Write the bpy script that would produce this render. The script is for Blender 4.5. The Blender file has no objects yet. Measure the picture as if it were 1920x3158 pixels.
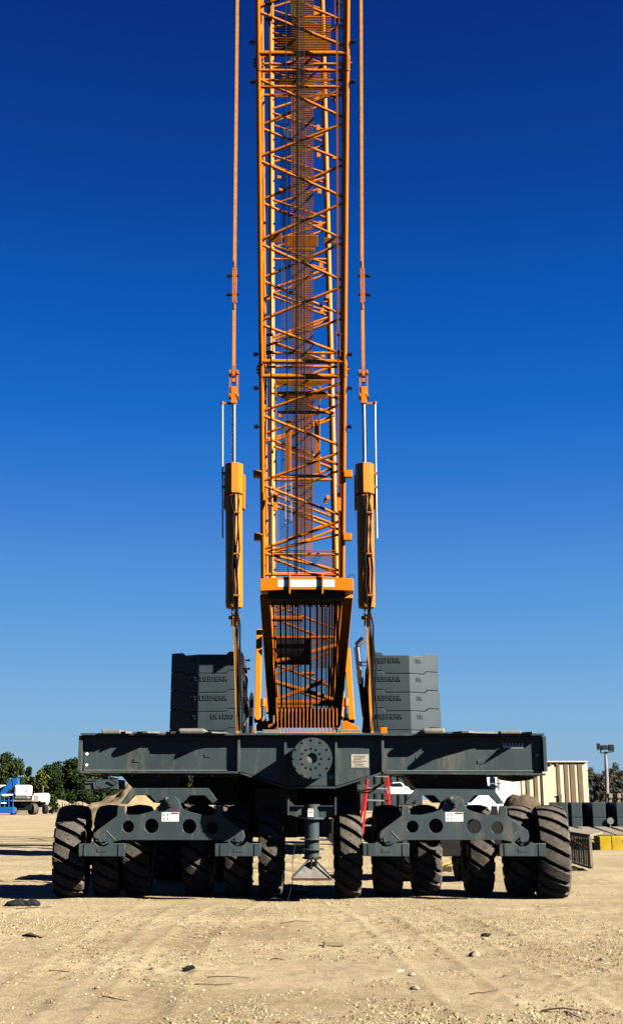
import bpy, math, random
import numpy as np
from mathutils import Vector, Matrix
R = math.radians
random.seed(7); rng = np.random.default_rng(7)
sc = bpy.context.scene
COL = sc.collection

# ---------------------------------------------------------------- camera
PITCH, FPX, EYE = R(14.09), 3533.0, 1.65
cam = bpy.data.cameras.new("camera"); camo = bpy.data.objects.new("camera", cam); COL.objects.link(camo)
cam.sensor_fit = 'VERTICAL'; cam.sensor_height = 32.0; cam.lens = 32.0 * FPX / 3158.0
cam.clip_start = 0.1; cam.clip_end = 12000
camo.location = (0, 0, EYE); camo.rotation_euler = (math.pi / 2 + PITCH, 0, 0)
sc.camera = camo
# ---------------------------------------------------------------- light
AZ, EL = R(62), R(30)                      # azimuth from -Y towards +X
SUN = Vector((math.sin(AZ) * math.cos(EL), -math.cos(AZ) * math.cos(EL), math.sin(EL)))
W = bpy.data.worlds.new("World"); sc.world = W; W.use_nodes = True
nt = W.node_tree; nt.nodes.clear()
sky = nt.nodes.new("ShaderNodeTexSky"); sky.sky_type = 'NISHITA'; sky.sun_disc = False
sky.sun_elevation = EL; sky.sun_rotation = math.atan2(SUN.x, SUN.y)
sky.altitude = 300; sky.air_density = 1.0; sky.dust_density = 0.4; sky.ozone_density = 3.0
tcw = nt.nodes.new("ShaderNodeTexCoord"); sep = nt.nodes.new("ShaderNodeSeparateXYZ"); nt.links.new(tcw.outputs['Generated'], sep.inputs[0])
rmp = nt.nodes.new("ShaderNodeValToRGB"); nt.links.new(sep.outputs['Z'], rmp.inputs[0])
SKYC = [(0.0, (0.31, 0.49, 0.62)), (0.07, (0.215, 0.45, 0.73)), (0.15, (0.11, 0.345, 0.73)), (0.238, (0.048, 0.22, 0.67)), (0.275, (0.022, 0.185, 0.64)), (0.33, (0.004, 0.14, 0.585)), (0.40, (0.0, 0.10, 0.49)), (0.50, (0.0, 0.053, 0.325)), (0.62, (0.0, 0.024, 0.205)), (0.72, (0.0, 0.010, 0.12)), (1.0, (0.0, 0.003, 0.03))]
while len(rmp.color_ramp.elements) < len(SKYC): rmp.color_ramp.elements.new(0.5)
for e, (p_, c_) in zip(rmp.color_ramp.elements, SKYC): e.position = p_; e.color = (*c_, 1)
mul = nt.nodes.new("ShaderNodeVectorMath"); mul.operation = 'SCALE'; mul.inputs['Scale'].default_value = 2.75
bg = nt.nodes.new("ShaderNodeBackground"); bg.inputs['Strength'].default_value = 0.05
wo = nt.nodes.new("ShaderNodeOutputWorld"); mxw = nt.nodes.new("ShaderNodeMix"); mxw.data_type = 'RGBA'; mxw.inputs[0].default_value = 0.93
nt.links.new(rmp.outputs[0], mul.inputs[0])
dim = nt.nodes.new("ShaderNodeVectorMath"); dim.operation = 'SCALE'; dim.inputs['Scale'].default_value = 0.15; nt.links.new(sky.outputs[0], dim.inputs[0])
nt.links.new(dim.outputs[0], mxw.inputs[6]); nt.links.new(mul.outputs[0], mxw.inputs[7]); nt.links.new(mxw.outputs[2], bg.inputs['Color'])
nt.links.new(bg.outputs[0], wo.inputs['Surface'])
sl = bpy.data.lights.new("sun", 'SUN'); sl.energy = 5.0; sl.angle = R(0.5); sl.color = (1.0, 0.93, 0.82)
slo = bpy.data.objects.new("sun", sl); COL.objects.link(slo)
slo.rotation_euler = SUN.to_track_quat('Z', 'Y').to_euler(); slo.location = (30, -20, 60)
sc.view_settings.view_transform = 'Standard'; sc.view_settings.look = 'None'
sc.view_settings.exposure = 2.87; sc.view_settings.gamma = 1.0
try: sc.cycles.max_bounces = 4; sc.cycles.diffuse_bounces = 0; sc.cycles.glossy_bounces = 2
except Exception: pass

# ---------------------------------------------------------------- helpers
CP, SP = math.cos(PITCH), math.sin(PITCH)
def P(x, y, Y):
    """point of the place seen at photo pixel (x, y) at world depth Y"""
    u, v = (x - 960.0) / FPX, (1579.0 - y) / FPX
    d = Vector((u, CP - v * SP, SP + v * CP))
    return Vector((0, 0, EYE)) + d * (Y / d.y)
def GY(y):                                  # depth of flat ground at pixel row y
    v = (1579.0 - y) / FPX
    return EYE / -(SP + v * CP) * (CP - v * SP)
def GP(x, y):
    p = P(x, y, GY(y)); p.z = 0; return p

OFF = {}
class MB:
    def __init__(s): s.v, s.f, s.m = [], [], []
    def add(s, vs, fs, mi=0):
        b = len(s.v); s.v += [tuple(v) for v in vs]; s.f += [tuple(b + i for i in f) for f in fs]; s.m += [mi] * len(fs); return s
    def box(s, a, b, mi=0, bev=0.0):
        x0, x1 = sorted((a[0], b[0])); y0, y1 = sorted((a[1], b[1])); z0, z1 = sorted((a[2], b[2]))
        return s.add([(x0,y0,z0),(x1,y0,z0),(x1,y1,z0),(x0,y1,z0),(x0,y0,z1),(x1,y0,z1),(x1,y1,z1),(x0,y1,z1)],
                     [(0,3,2,1),(4,5,6,7),(0,1,5,4),(1,2,6,5),(2,3,7,6),(3,0,4,7)], mi)
    def beam(s, a, b, w, h, up=(0, 0, 1), mi=0):
        a, b = Vector(a), Vector(b); d = (b - a).normalized(); r = d.cross(Vector(up))
        if r.length < 1e-4: r = d.cross(Vector((0, 1, 0)))
        r.normalize(); u = r.cross(d).normalized(); r *= w / 2; u *= h / 2
        return s.add([a-r-u, a+r-u, a+r+u, a-r+u, b-r-u, b+r-u, b+r+u, b-r+u],
                     [(0,1,2,3),(7,6,5,4),(0,4,5,1),(1,5,6,2),(2,6,7,3),(3,7,4,0)], mi)
    def tube(s, pts, r, n=8, mi=0):
        pts = [Vector(p) for p in pts]; k = len(pts); rs = r if isinstance(r, (list, tuple)) else [r] * k
        ref = Vector((0.31, 0.17, 0.93)); ring = []
        for i, p in enumerate(pts):
            d = (pts[min(i + 1, k - 1)] - pts[max(i - 1, 0)]).normalized()
            a = d.cross(ref)
            if a.length < 0.05: a = d.cross(Vector((1, 0, 0)))
            a.normalize(); b = d.cross(a)
            ring += [p + (a * math.cos(2*math.pi*j/n) + b * math.sin(2*math.pi*j/n)) * rs[i] for j in range(n)]
        fs = [(i*n+j, i*n+(j+1) % n, (i+1)*n+(j+1) % n, (i+1)*n+j) for i in range(k-1) for j in range(n)]
        fs += [tuple(range(n-1, -1, -1)), tuple((k-1)*n+j for j in range(n))]
        return s.add(ring, fs, mi)
    def disc(s, c, axis, r, t, n=24, mi=0):
        a = Vector(axis).normalized(); return s.tube([Vector(c) - a*t/2, Vector(c) + a*t/2], r, n, mi)
    def prism(s, poly, y0, y1, mi=0):       # poly: (x, z) list, extruded along Y
        n = len(poly); vs = [(x, y0, z) for x, z in poly] + [(x, y1, z) for x, z in poly]
        fs = [tuple(range(n)), tuple(range(2*n-1, n-1, -1))] + [(i, (i+1) % n + 0, (i+1) % n + n, i + n) for i in range(n)]
        return s.add(vs, [f if k < 2 else f[::-1] for k, f in enumerate(fs)], mi)
    def build(s, name, mats, parent=None, bev=0.0, smooth=False, loc=None):
        o0 = Vector(loc) if loc is not None else (OFF.get(parent.name, Vector()) if parent else Vector())
        me = bpy.data.meshes.new(name)
        me.from_pydata([(v[0]-o0.x, v[1]-o0.y, v[2]-o0.z) for v in s.v], [], s.f)
        if not isinstance(mats, (list, tuple)): mats = [mats]
        for m in mats: me.materials.append(m)
        if len(mats) > 1: me.polygons.foreach_set("material_index", s.m)
        return link(name, me, parent, o0, bev, smooth, loc)
def link(name, me, parent, o0, bev=0.0, smooth=False, loc=None):
    me.update()
    ob = bpy.data.objects.new(name, me); COL.objects.link(ob)
    if parent is not None: ob.parent = parent
    else: ob.location = o0
    if smooth:
        me.polygons.foreach_set("use_smooth", [True] * len(me.polygons))
        try: me.set_sharp_from_angle(angle=R(38))
        except Exception: pass
    if bev > 0:
        md = ob.modifiers.new("bevel", 'BEVEL'); md.width = bev; md.segments = 2; md.limit_method = 'ANGLE'
    OFF[ob.name] = Vector(o0); return ob
def thing(name, label, cat, loc=(0, 0, 0), group=None):
    e = bpy.data.objects.new(name, None); COL.objects.link(e); e.location = loc; e.empty_display_size = 0.3
    OFF[e.name] = Vector(loc); return tag(e, label, cat, group)
def tag(o, label, cat, group=None):
    o['label'] = label; o['category'] = cat
    if group: o['group'] = group
    return o
def kind(o, k): o['kind'] = k; return o
def plate(name, outline, holes, y0, thick, mat, parent, bev=0.004):
    """vertical steel plate in the XZ plane with round holes; outline = (x, z) list, holes = (x, z, r)"""
    cu = bpy.data.curves.new(name, 'CURVE'); cu.dimensions = '2D'; cu.fill_mode = 'BOTH'
    cu.extrude = thick / 2 - bev; cu.bevel_depth = bev; cu.bevel_resolution = 1
    def sp(pts):
        q = cu.splines.new('POLY'); q.points.add(len(pts) - 1); q.use_cyclic_u = True
        for p, c in zip(q.points, pts): p.co = (c[0], c[1], 0, 1)
    sp(outline)
    for hx, hz, hr in holes: sp([(hx + hr*math.cos(a*math.pi/16), hz + hr*math.sin(a*math.pi/16)) for a in range(32)])
    t = bpy.data.objects.new("tmp", cu); me = bpy.data.meshes.new_from_object(t); bpy.data.objects.remove(t)
    o0 = OFF.get(parent.name, Vector())
    co = np.zeros(len(me.vertices) * 3); me.vertices.foreach_get("co", co); co = co.reshape(-1, 3)
    new = np.stack([co[:, 0] - o0.x, (y0 + thick/2 - co[:, 2]) - o0.y, co[:, 1] - o0.z], 1)
    me.vertices.foreach_set("co", new.ravel()); me.materials.clear(); me.materials.append(mat); me.name = name
    return link(name, me, parent, o0)
def text(name, s, size, mat, parent, pos, xdir=(1, 0, 0), ext=0.006, sx=1.0, align='LEFT'):
    cu = bpy.data.curves.new(name, 'FONT'); cu.body = s; cu.size = size; cu.extrude = ext; cu.align_x = align; cu.offset = size*0.012
    t = bpy.data.objects.new("tmp", cu); me = bpy.data.meshes.new_from_object(t); bpy.data.objects.remove(t)
    X = Vector(xdir).normalized(); Z = Vector((0, 0, 1)); N = X.cross(Z)
    M = Matrix(((X.x*sx, Z.x, N.x, 0), (X.y*sx, Z.y, N.y, 0), (X.z*sx, Z.z, N.z, 0), (0, 0, 0, 1)))
    o0 = OFF.get(parent.name, Vector())
    me.transform(Matrix.Translation(Vector(pos) - o0) @ M); me.materials.clear(); me.materials.append(mat); me.name = name
    return link(name, me, parent, o0)
def copy_tree(o, parent=None):
    c = o.copy(); COL.objects.link(c)
    if parent is not None: c.parent = parent
    for ch in list(o.children): copy_tree(ch, c)
    return c

# ---------------------------------------------------------------- materials
def mat(name, col, rough=0.5, metal=0.0, var=0.25, scale=3.0, dirt=None, dirt_amt=0.0, bump=0.0, bscale=60.0, spec=0.12, streak=False, k=0.24):
    m = bpy.data.materials.new(name); m.use_nodes = True; t = m.node_tree; N, L = t.nodes, t.links
    b = N["Principled BSDF"]; b.inputs['Roughness'].default_value = rough; b.inputs['Metallic'].default_value = metal
    b.inputs['Specular IOR Level'].default_value = spec
    tc = N.new("ShaderNodeTexCoord"); mp = N.new("ShaderNodeMapping"); L.new(tc.outputs['Object'], mp.inputs[0])
    if streak: mp.inputs['Scale'].default_value = (1, 1, 0.18)
    n1 = N.new("ShaderNodeTexNoise"); n1.inputs['Scale'].default_value = scale; n1.inputs['Detail'].default_value = 8; n1.inputs['Roughness'].default_value = 0.65
    L.new(mp.outputs[0], n1.inputs['Vector'])
    r = N.new("ShaderNodeValToRGB"); c = Vector(col) * k; dirt = tuple(Vector(dirt) * k) if dirt is not None else None
    r.color_ramp.elements[0].position = 0.3; r.color_ramp.elements[1].position = 0.7
    r.color_ramp.elements[0].color = (*(c * (1 - var)), 1); r.color_ramp.elements[1].color = (*(c * (1 + var * 0.7)), 1)
    L.new(n1.outputs[0], r.inputs[0]); out = r.outputs[0]
    if dirt is not None:
        n2 = N.new("ShaderNodeTexNoise"); n2.inputs['Scale'].default_value = scale * 3.3; n2.inputs['Detail'].default_value = 10; n2.inputs['Roughness'].default_value = 0.75
        L.new(mp.outputs[0], n2.inputs['Vector'])
        rr = N.new("ShaderNodeValToRGB"); rr.color_ramp.elements[0].position = 0.62 - 0.35*dirt_amt; rr.color_ramp.elements[1].position = 0.74 - 0.25*dirt_amt
        L.new(n2.outputs[0], rr.inputs[0])
        mx = N.new("ShaderNodeMix"); mx.data_type = 'RGBA'; L.new(rr.outputs[0], mx.inputs[0]); L.new(out, mx.inputs[6]); mx.inputs[7].default_value = (*dirt, 1)
        out = mx.outputs[2]
        ro = N.new("ShaderNodeMath"); ro.operation = 'MULTIPLY_ADD'; L.new(rr.outputs[0], ro.inputs[0]); ro.inputs[1].default_value = 0.3; ro.inputs[2].default_value = rough
        L.new(ro.outputs[0], b.inputs['Roughness'])
    L.new(out, b.inputs['Base Color'])
    if bump:
        n3 = N.new("ShaderNodeTexNoise"); n3.inputs['Scale'].default_value = bscale; n3.inputs['Detail'].default_value = 6; L.new(tc.outputs['Object'], n3.inputs['Vector'])
        bp = N.new("ShaderNodeBump"); bp.inputs['Strength'].default_value = bump; bp.inputs['Distance'].default_value = 0.02
        L.new(n3.outputs[0], bp.inputs['Height']); L.new(bp.outputs[0], b.inputs['Normal'])
    return m
M = {}
M['grey'] = mat('grey_steel_paint', (0.068, 0.098, 0.105), 0.42, 0, 0.28, 1.1, (0.15, 0.145, 0.12), 0.3, 0.06, 40, streak=True)
M['grey_light'] = mat('pale_grey_steel', (0.28, 0.28, 0.25), 0.6, 0, 0.3, 5, (0.4, 0.34, 0.24), 0.3)
M['cw'] = mat('counterweight_paint', (0.052, 0.080, 0.092), 0.5, 0, 0.2, 1.2, (0.05, 0.06, 0.06), 0.1, 0.08, 25)
M['dark'] = mat('dark_steel', (0.014, 0.015, 0.016), 0.6, 0, 0.3, 4, (0.03, 0.026, 0.022), 0.15)
M['orange'] = mat('orange_crane_paint', (1.0, 0.272, 0.004), 0.42, 0, 0.12, 1.5, (0.33, 0.13, 0.02), 0.05, 0.03, 30, streak=True)
M['orange_old'] = mat('worn_orange_paint', (0.72, 0.21, 0.012), 0.5, 0, 0.3, 6, (0.14, 0.06, 0.025), 0.22)
M['pendant'] = mat('pale_orange_pendant_paint', (0.85, 0.34, 0.045), 0.5, 0, 0.2, 8, (0.12, 0.05, 0.02), 0.16)
M['mesh'] = mat('mesh_wire', (0.42, 0.15, 0.06), 0.55, 0, 0.2, 3)
M['chrome'] = mat('chrome_rod', (0.75, 0.77, 0.80), 0.22, 1.0, 0.05, 3, k=0.34)
M['rope'] = mat('wire_rope', (0.012, 0.011, 0.011), 0.7, 0.0, 0.2, 20)
M['rope_pale'] = mat('pale_wire_rope', (0.25, 0.2, 0.16), 0.5, 0.3, 0.2, 20)
M['hose'] = mat('black_hose', (0.012, 0.012, 0.013), 0.45, 0, 0.2, 10)
M['rubber'] = mat('tyre_rubber', (0.016, 0.015, 0.014), 0.8, 0, 0.3, 8, (0.04, 0.033, 0.027), 0.2, 0.3, 40)
M['lug'] = mat('dusty_tyre_rubber', (0.165, 0.143, 0.118), 0.75, 0, 0.5, 6, (0.06, 0.04, 0.03), 0.35, 0.4, 50)
M['rust'] = mat('rusty_steel', (0.16, 0.06, 0.03), 0.8, 0, 0.4, 8)
M['white'] = mat('white_paint', (0.8, 0.79, 0.76), 0.5, 0, 0.06, 2, (0.5, 0.45, 0.36), 0.03, k=0.5)
M['sign'] = mat('weathered_sign', (0.62, 0.58, 0.48), 0.6, 0, 0.15, 12, (0.25, 0.22, 0.17), 0.22)
M['red'] = mat('red_fibreglass', (0.62, 0.03, 0.025), 0.4, 0, 0.1, 3)
M['alu'] = mat('aluminium', (0.55, 0.55, 0.55), 0.4, 0.7, 0.1, 4, k=0.4)
M['blue'] = mat('blue_machine_paint', (0.02, 0.16, 0.55), 0.4, 0, 0.1, 1)
M['yellow'] = mat('yellow_paint', (0.75, 0.50, 0.01), 0.6, 0, 0.25, 2.5, (0.45, 0.3, 0.05), 0.25)
M['tan'] = mat('tan_concrete', (0.88, 0.72, 0.48), 0.85, 0, 0.1, 0.6, (0.5, 0.37, 0.21), 0.08, streak=True, k=0.34)
M['tan_dark'] = mat('tan_joint', (0.30, 0.22, 0.13), 0.9, 0, 0.2, 1)
M['wood'] = mat('weathered_plank', (0.42, 0.35, 0.27), 0.8, 0, 0.3, 3, (0.2, 0.15, 0.1), 0.2)
M['sand'] = mat('heap_sand', (0.43, 0.32, 0.185), 0.95, 0, 0.25, 0.5, (0.3, 0.22, 0.12), 0.2, 0.8, 4)
M['rubble'] = mat('pale_rubble', (0.47, 0.38, 0.27), 0.95, 0, 0.35, 2, (0.2, 0.16, 0.1), 0.3, 1.0, 6)
M['stone'] = mat('pale_stone', (0.52, 0.42, 0.275), 0.9, 0, 0.55, 7, bump=0.4, bscale=60)
M['stick'] = mat('dry_stick', (0.12, 0.07, 0.035), 0.9, 0, 0.4, 20)
M['rag'] = mat('dark_rag', (0.02, 0.019, 0.02), 0.9, 0, 0.4, 8, bump=0.6, bscale=30)
M['bark'] = mat('bark', (0.09, 0.065, 0.045), 0.9, 0, 0.3, 3)
M['mud'] = mat('brown_mound', (0.16, 0.12, 0.075), 0.95, 0, 0.35, 1.5, (0.07, 0.07, 0.03), 0.3, 0.8, 5)
M['lamp'] = mat('floodlight_body', (0.05, 0.055, 0.06), 0.4, 0.3, 0.2, 3)
M['pole'] = mat('grey_pole', (0.40, 0.38, 0.36), 0.6, 0.2, 0.1, 2)
M['black'] = mat('black_print', (0.02, 0.02, 0.02), 0.6)
M['glass'] = mat('dark_glass', (0.02, 0.025, 0.03), 0.1)
def leafmat(name, a, b, sc_=1.2):
    m = mat(name, a, 0.6, 0, 0.5, sc_, b, 0.35, spec=0.04); return m
M['leaf_dark'] = leafmat('dark_foliage', (0.035, 0.062, 0.016), (0.014, 0.03, 0.01))
M['leaf_mid'] = leafmat('green_foliage', (0.055, 0.085, 0.02), (0.022, 0.04, 0.01))
M['leaf_pale'] = leafmat('yellow_green_foliage', (0.15, 0.17, 0.02), (0.06, 0.085, 0.015))
M['leaf_brown'] = leafmat('brown_green_scrub', (0.17, 0.15, 0.085), (0.10, 0.10, 0.06))

gm = bpy.data.materials.new('gravel_chips'); gm.use_nodes = True; N_, L_ = gm.node_tree.nodes, gm.node_tree.links
b_ = N_["Principled BSDF"]; b_.inputs['Roughness'].default_value = 0.95; b_.inputs['Specular IOR Level'].default_value = 0.05
ge = N_.new("ShaderNodeNewGeometry"); rp = N_.new("ShaderNodeValToRGB"); L_.new(ge.outputs['Random Per Island'], rp.inputs[0]); L_.new(rp.outputs[0], b_.inputs['Base Color'])
e_ = rp.color_ramp.elements; e_[0].position = 0.0; e_[0].color = (0.04, 0.028, 0.015, 1); e_[1].position = 1.0; e_[1].color = (0.225, 0.19, 0.13, 1)
for p_, c_ in ((0.25, (0.075, 0.054, 0.029)), (0.5, (0.12, 0.092, 0.053)), (0.8, (0.155, 0.124, 0.074))): x_ = e_.new(p_); x_.color = (*c_, 1)
M['chips'] = gm
# sandy ground
g = bpy.data.materials.new('sandy_ground'); g.use_nodes = True; t = g.node_tree; N, L = t.nodes, t.links
b = N["Principled BSDF"]; b.inputs['Roughness'].default_value = 0.95; b.inputs['Specular IOR Level'].default_value = 0.15
tc = N.new("ShaderNodeTexCoord")
def noise(s, d, r, sx=1, sy=1):
    mp = N.new("ShaderNodeMapping"); mp.inputs['Scale'].default_value = (sx, sy, 1); L.new(tc.outputs['Object'], mp.inputs[0])
    n = N.new("ShaderNodeTexNoise"); n.inputs['Scale'].default_value = s; n.inputs['Detail'].default_value = d; n.inputs['Roughness'].default_value = r
    L.new(mp.outputs[0], n.inputs['Vector']); return n
def ramp(src, p0, c0, p1, c1):
    r = N.new("ShaderNodeValToRGB"); e = r.color_ramp.elements; e[0].position = p0; e[1].position = p1; e[0].color = (*c0, 1); e[1].color = (*c1, 1)
    L.new(src, r.inputs[0]); return r.outputs[0]
def mix(f, a, bb, mode='MIX'):
    x = N.new("ShaderNodeMix"); x.data_type = 'RGBA'; x.blend_type = mode
    if isinstance(f, float): x.inputs[0].default_value = f
    else: L.new(f, x.inputs[0])
    L.new(a, x.inputs[6])
    if isinstance(bb, tuple): x.inputs[7].default_value = (*bb, 1)
    else: L.new(bb, x.inputs[7])
    return x.outputs[2]
c1 = ramp(noise(0.55, 9, 0.6, 0.6, 1).outputs[0], 0.33, (0.122, 0.093, 0.052), 0.68, (0.196, 0.157, 0.094))
c2 = mix(ramp(noise(3.5, 10, 0.72, 0.7, 1.3).outputs[0], 0.5, (0, 0, 0), 0.72, (0.75, 0.75, 0.75)), c1, (0.080, 0.058, 0.031))
c3 = mix(ramp(noise(26, 8, 0.7).outputs[0], 0.56, (0, 0, 0), 0.70, (0.7, 0.7, 0.7)), c2, (0.215, 0.183, 0.128))
c4 = mix(ramp(noise(60, 6, 0.7).outputs[0], 0.62, (0, 0, 0), 0.74, (0.6, 0.6, 0.6)), c3, (0.034, 0.024, 0.013))
L.new(c4, b.inputs['Base Color'])
bn = N.new("ShaderNodeBump"); bn.inputs['Strength'].default_value = 1.0; bn.inputs['Distance'].default_value = 0.035
L.new(noise(38, 12, 0.75).outputs[0], bn.inputs['Height']); L.new(bn.outputs[0], b.inputs['Normal'])
M['ground'] = g

# ---------------------------------------------------------------- ground
def vnoise(x, y, freq, seed):
    r = np.random.default_rng(seed).random((256, 256)); x = x * freq + 1000; y = y * freq + 1000
    xi, yi = np.floor(x).astype(int), np.floor(y).astype(int); fx, fy = x - xi, y - yi
    fx, fy = fx*fx*(3-2*fx), fy*fy*(3-2*fy); a = lambda i, j: r[(xi+i) % 256, (yi+j) % 256]
    return (a(0,0)*(1-fx)+a(1,0)*fx)*(1-fy) + (a(0,1)*(1-fx)+a(1,1)*fx)*fy - 0.5
def gz(x, y):
    x, y = np.asarray(x, float), np.asarray(y, float)
    z = 0.05*vnoise(x, y, 0.35, 1) + 0.03*vnoise(x, y, 1.1, 2) + 0.017*vnoise(x, y, 3.1, 3) + 0.013*vnoise(x, y, 8.3, 4) + 0.020*vnoise(x, y, 13, 5)*np.clip(0.6 + 2.2*vnoise(x, y, 0.9, 7), 0.15, 1.5) + 0.012*vnoise(x, y, 27, 6)
    for x0, sl_, w_ in ((-2.6, 0.03, 0.26), (-1.5, 0.03, 0.26), (1.5, -0.10, 0.24), (2.7, -0.10, 0.24)):   # old wheel tracks
        t_ = (x - x0 - sl_*(y - 10) - 0.15*np.sin(y*0.4 + x0)) / w_; env = np.exp(-t_**4) * np.clip(0.55 + 1.6*vnoise(x, y, 0.6, 11), 0, 1)
        z = z - env * (0.018 + 0.010*np.sign(np.sin(2*np.pi*(y/0.26 + 0.9*t_)))) + 0.012*np.exp(-((np.abs(t_) - 1.25)/0.25)**2)
    fade = np.clip((60 - y) / 25, 0, 1) * np.clip((25 - np.abs(x)) / 10, 0, 1)
    flat = np.clip(np.abs(y - 21.3) / 2.0 - 0.25, 0.12, 1)
    return z * fade * flat - 0.004
def geo(a, b, s0, k):
    o, s = [a], s0
    while o[-1] < b: o.append(o[-1] + s); s *= k
    return o
xs = np.arange(-6.5, 6.501, 0.035); ex = np.array(geo(6.5, 3000, 0.05, 1.22)[1:]); xs = np.concatenate([-ex[::-1], xs, ex])
ys = np.concatenate([np.arange(-40, 8, 4.0), np.arange(8.2, 22.5, 0.035), np.array(geo(22.5, 6000, 0.05, 1.06)[1:])])
XX, YY = np.meshgrid(xs, ys); ZZ = gz(XX, YY); nx, ny = len(xs), len(ys)
vv = np.stack([XX.ravel(), YY.ravel(), ZZ.ravel()], 1)
ii = (np.arange(ny-1)[:, None]*nx + np.arange(nx-1)[None, :]).ravel(); ff = np.stack([ii, ii+1, ii+nx+1, ii+nx], 1)
me = bpy.data.meshes.new('ground'); me.vertices.add(len(vv)); me.vertices.foreach_set("co", vv.ravel())
me.loops.add(ff.size); me.loops.foreach_set("vertex_index", ff.ravel().astype(np.int32)); me.polygons.add(len(ff))
me.polygons.foreach_set("loop_start", np.arange(0, ff.size, 4, dtype=np.int32)); me.materials.append(M['ground'])
me.update(calc_edges=True); me.polygons.foreach_set("use_smooth", [True]*len(ff)); me.validate()
kind(link('ground', me, None, Vector()), 'structure')

# ================================================================ BALLAST WAGON
YW = 20.15                                   # front web of the cross beam
wag = thing('ballast_wagon', 'dark grey steel ballast wagon on a row of lugged tyres with round bolted hub', 'ballast wagon', (0, 21.3, 0))
def pz(x, y, Y): q = P(x, y, Y); return (q.x, q.z)
def poly(pts, Y): return [pz(x, y, Y) for x, y in pts]
# beam arms
def arm(x0, x1, name, ytl, ytr, ybl, ybr):
    m = MB(); m.prism(poly([(x0, ybl-3), (x1, ybr-3), (x1, ytr+4), (x0, ytl+4)], YW), YW, YW+1.7)
    a = m.build(name, M['grey'], wag, 0.006)
    m = MB(); z0, z1 = P(x0, ytl+4, YW).z, P(x1, ytr+4, YW).z; X0, X1 = P(x0, 0, YW).x, P(x1, 0, YW).x
    X0, X1 = pz(x0, 2300, YW)[0], pz(x1, 2300, YW)[0]
    m.prism([(X0-0.02, z0+0.002), (X1+0.02, z1+0.002), (X1+0.02, z1+0.037), (X0-0.02, z0+0.037)], YW-0.17, YW+1.8)
    m.build('top_flange', M['grey'], a, 0.004)
    zb0, zb1 = pz(x0, ybl-3, YW)[1], pz(x1, ybr-3, YW)[1]
    m = MB(); m.prism([(X0-0.02, zb0-0.037), (X1+0.02, zb1-0.037), (X1+0.02, zb1-0.002), (X0-0.02, zb0-0.002)], YW-0.13, YW+1.8)
    m.build('bottom_flange', M['grey'], a, 0.004); return a, (X0, X1, z0, z1, zb0, zb1)
armL, dL = arm(257, 733, 'beam_arm', 2265, 2266, 2381, 2382)
armR, dR = arm(1182, 1669, 'beam_arm', 2267, 2266, 2383, 2388)
# centre section with deeper belly
m = MB(); m.prism(poly([(740, 2380), (880, 2424), (1037, 2424), (1175, 2380), (1175, 2270), (740, 2270)], YW), YW+0.004, YW+1.7)
cen = m.build('centre_section', M['grey'], wag, 0.006)
zt = pz(960, 2269, YW)[1]
m = MB(); m.box((pz(735, 0, YW)[0]+0.0, YW-0.17, zt+0.002), (pz(1180, 0, YW)[0], YW+1.8, zt+0.04)); 
m = MB(); xa, xb = pz(737, 2268, YW)[0], pz(1178, 2268, YW)[0]; m.box((xa, YW-0.17, zt+0.002), (xb, YW+1.8, zt+0.036)); m.build('top_flange', M['grey'], cen, 0.004)
m = MB()
for (xa_, ya_), (xb_, yb_) in (((742, 2382), (880, 2426)), ((882, 2426), (1035, 2426)), ((1037, 2426), (1173, 2382))):
    a, c = pz(xa_, ya_, YW), pz(xb_, yb_, YW)
    m.prism([(a[0], a[1]-0.03), (c[0], c[1]-0.03), (c[0], c[1]), (a[0], a[1])], YW-0.10, YW+1.75)
m.build('bottom_flange', M['grey'], cen, 0.003)
for x, yb in ((736, 2381), (879, 2423), (1036, 2423), (1179, 2381)):
    c = pz(x, yb, YW); m = MB(); m.box((c[0]-0.022, YW-0.105 if x in (736, 1179) else YW-0.07, c[1]), (c[0]+0.022, YW+0.05, zt)); m.build('stiffener', M['grey'], wag, 0.004)
for (X0, X1, z0, z1, zb0, zb1), side in ((dL, -1), (dR, 1)):
    xe = X0 if side < 0 else X1; m = MB(); m.box((xe-0.03+0.03*side, YW-0.10, zb0+0.003), (xe+0.03*side+0.03, YW+1.72, z0-0.002)); m.build('end_plate', M['grey'], wag, 0.004)
# top fittings
def topbox(name, x0, x1, y0, y1, ya, yb, mt, bev=0.02, wav=None):
    a, c = P(x0, y1, ya), P(x1, y0, ya); m = MB()
    if wav is None: m.box((a.x, ya, a.z), (c.x, yb, c.z))
    else:
        n = len(wav); fr = [(a.x + (c.x-a.x)*i/(n-1), YW - w) for i, w in enumerate(wav)]; pl = fr + [(c.x, yb), (a.x, yb)]; k = len(pl)  # wavy front overhang shaped to cast an irregular shadow on the web
        m.add([(x, y, a.z) for x, y in pl] + [(x, y, c.z) for x, y in pl], [tuple(range(k-1, -1, -1)), tuple(range(k, 2*k))] + [(i, (i+1) % k, (i+1) % k + k, i + k) for i in range(k)])
    return m.build(name, mt, wag, bev)
topbox('top_cover', 313, 372, 2249, 2263, 19.9, 20.9, M['grey_light'])
topbox('cover_plate', 374, 546, 2257, 2262.5, 20.02, 21.2, M['grey_light'], 0, (0.20, 0.26, 0.17, 0.19, 0.30, 0.33, 0.29, 0.18, 0.17, 0.22, 0.25))
topbox('top_cover', 548, 632, 2246, 2263, 19.86, 21.0, M['grey_light'], 0.04)
topbox('cover_plate', 634, 700, 2259, 2262.5, 20.02, 21.2, M['grey_light'], 0, (0.28, 0.36, 0.22, 0.19))
topbox('top_cover', 1302, 1372, 2245, 2263, 19.82, 21.0, M['grey_light'], 0.04)
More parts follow.
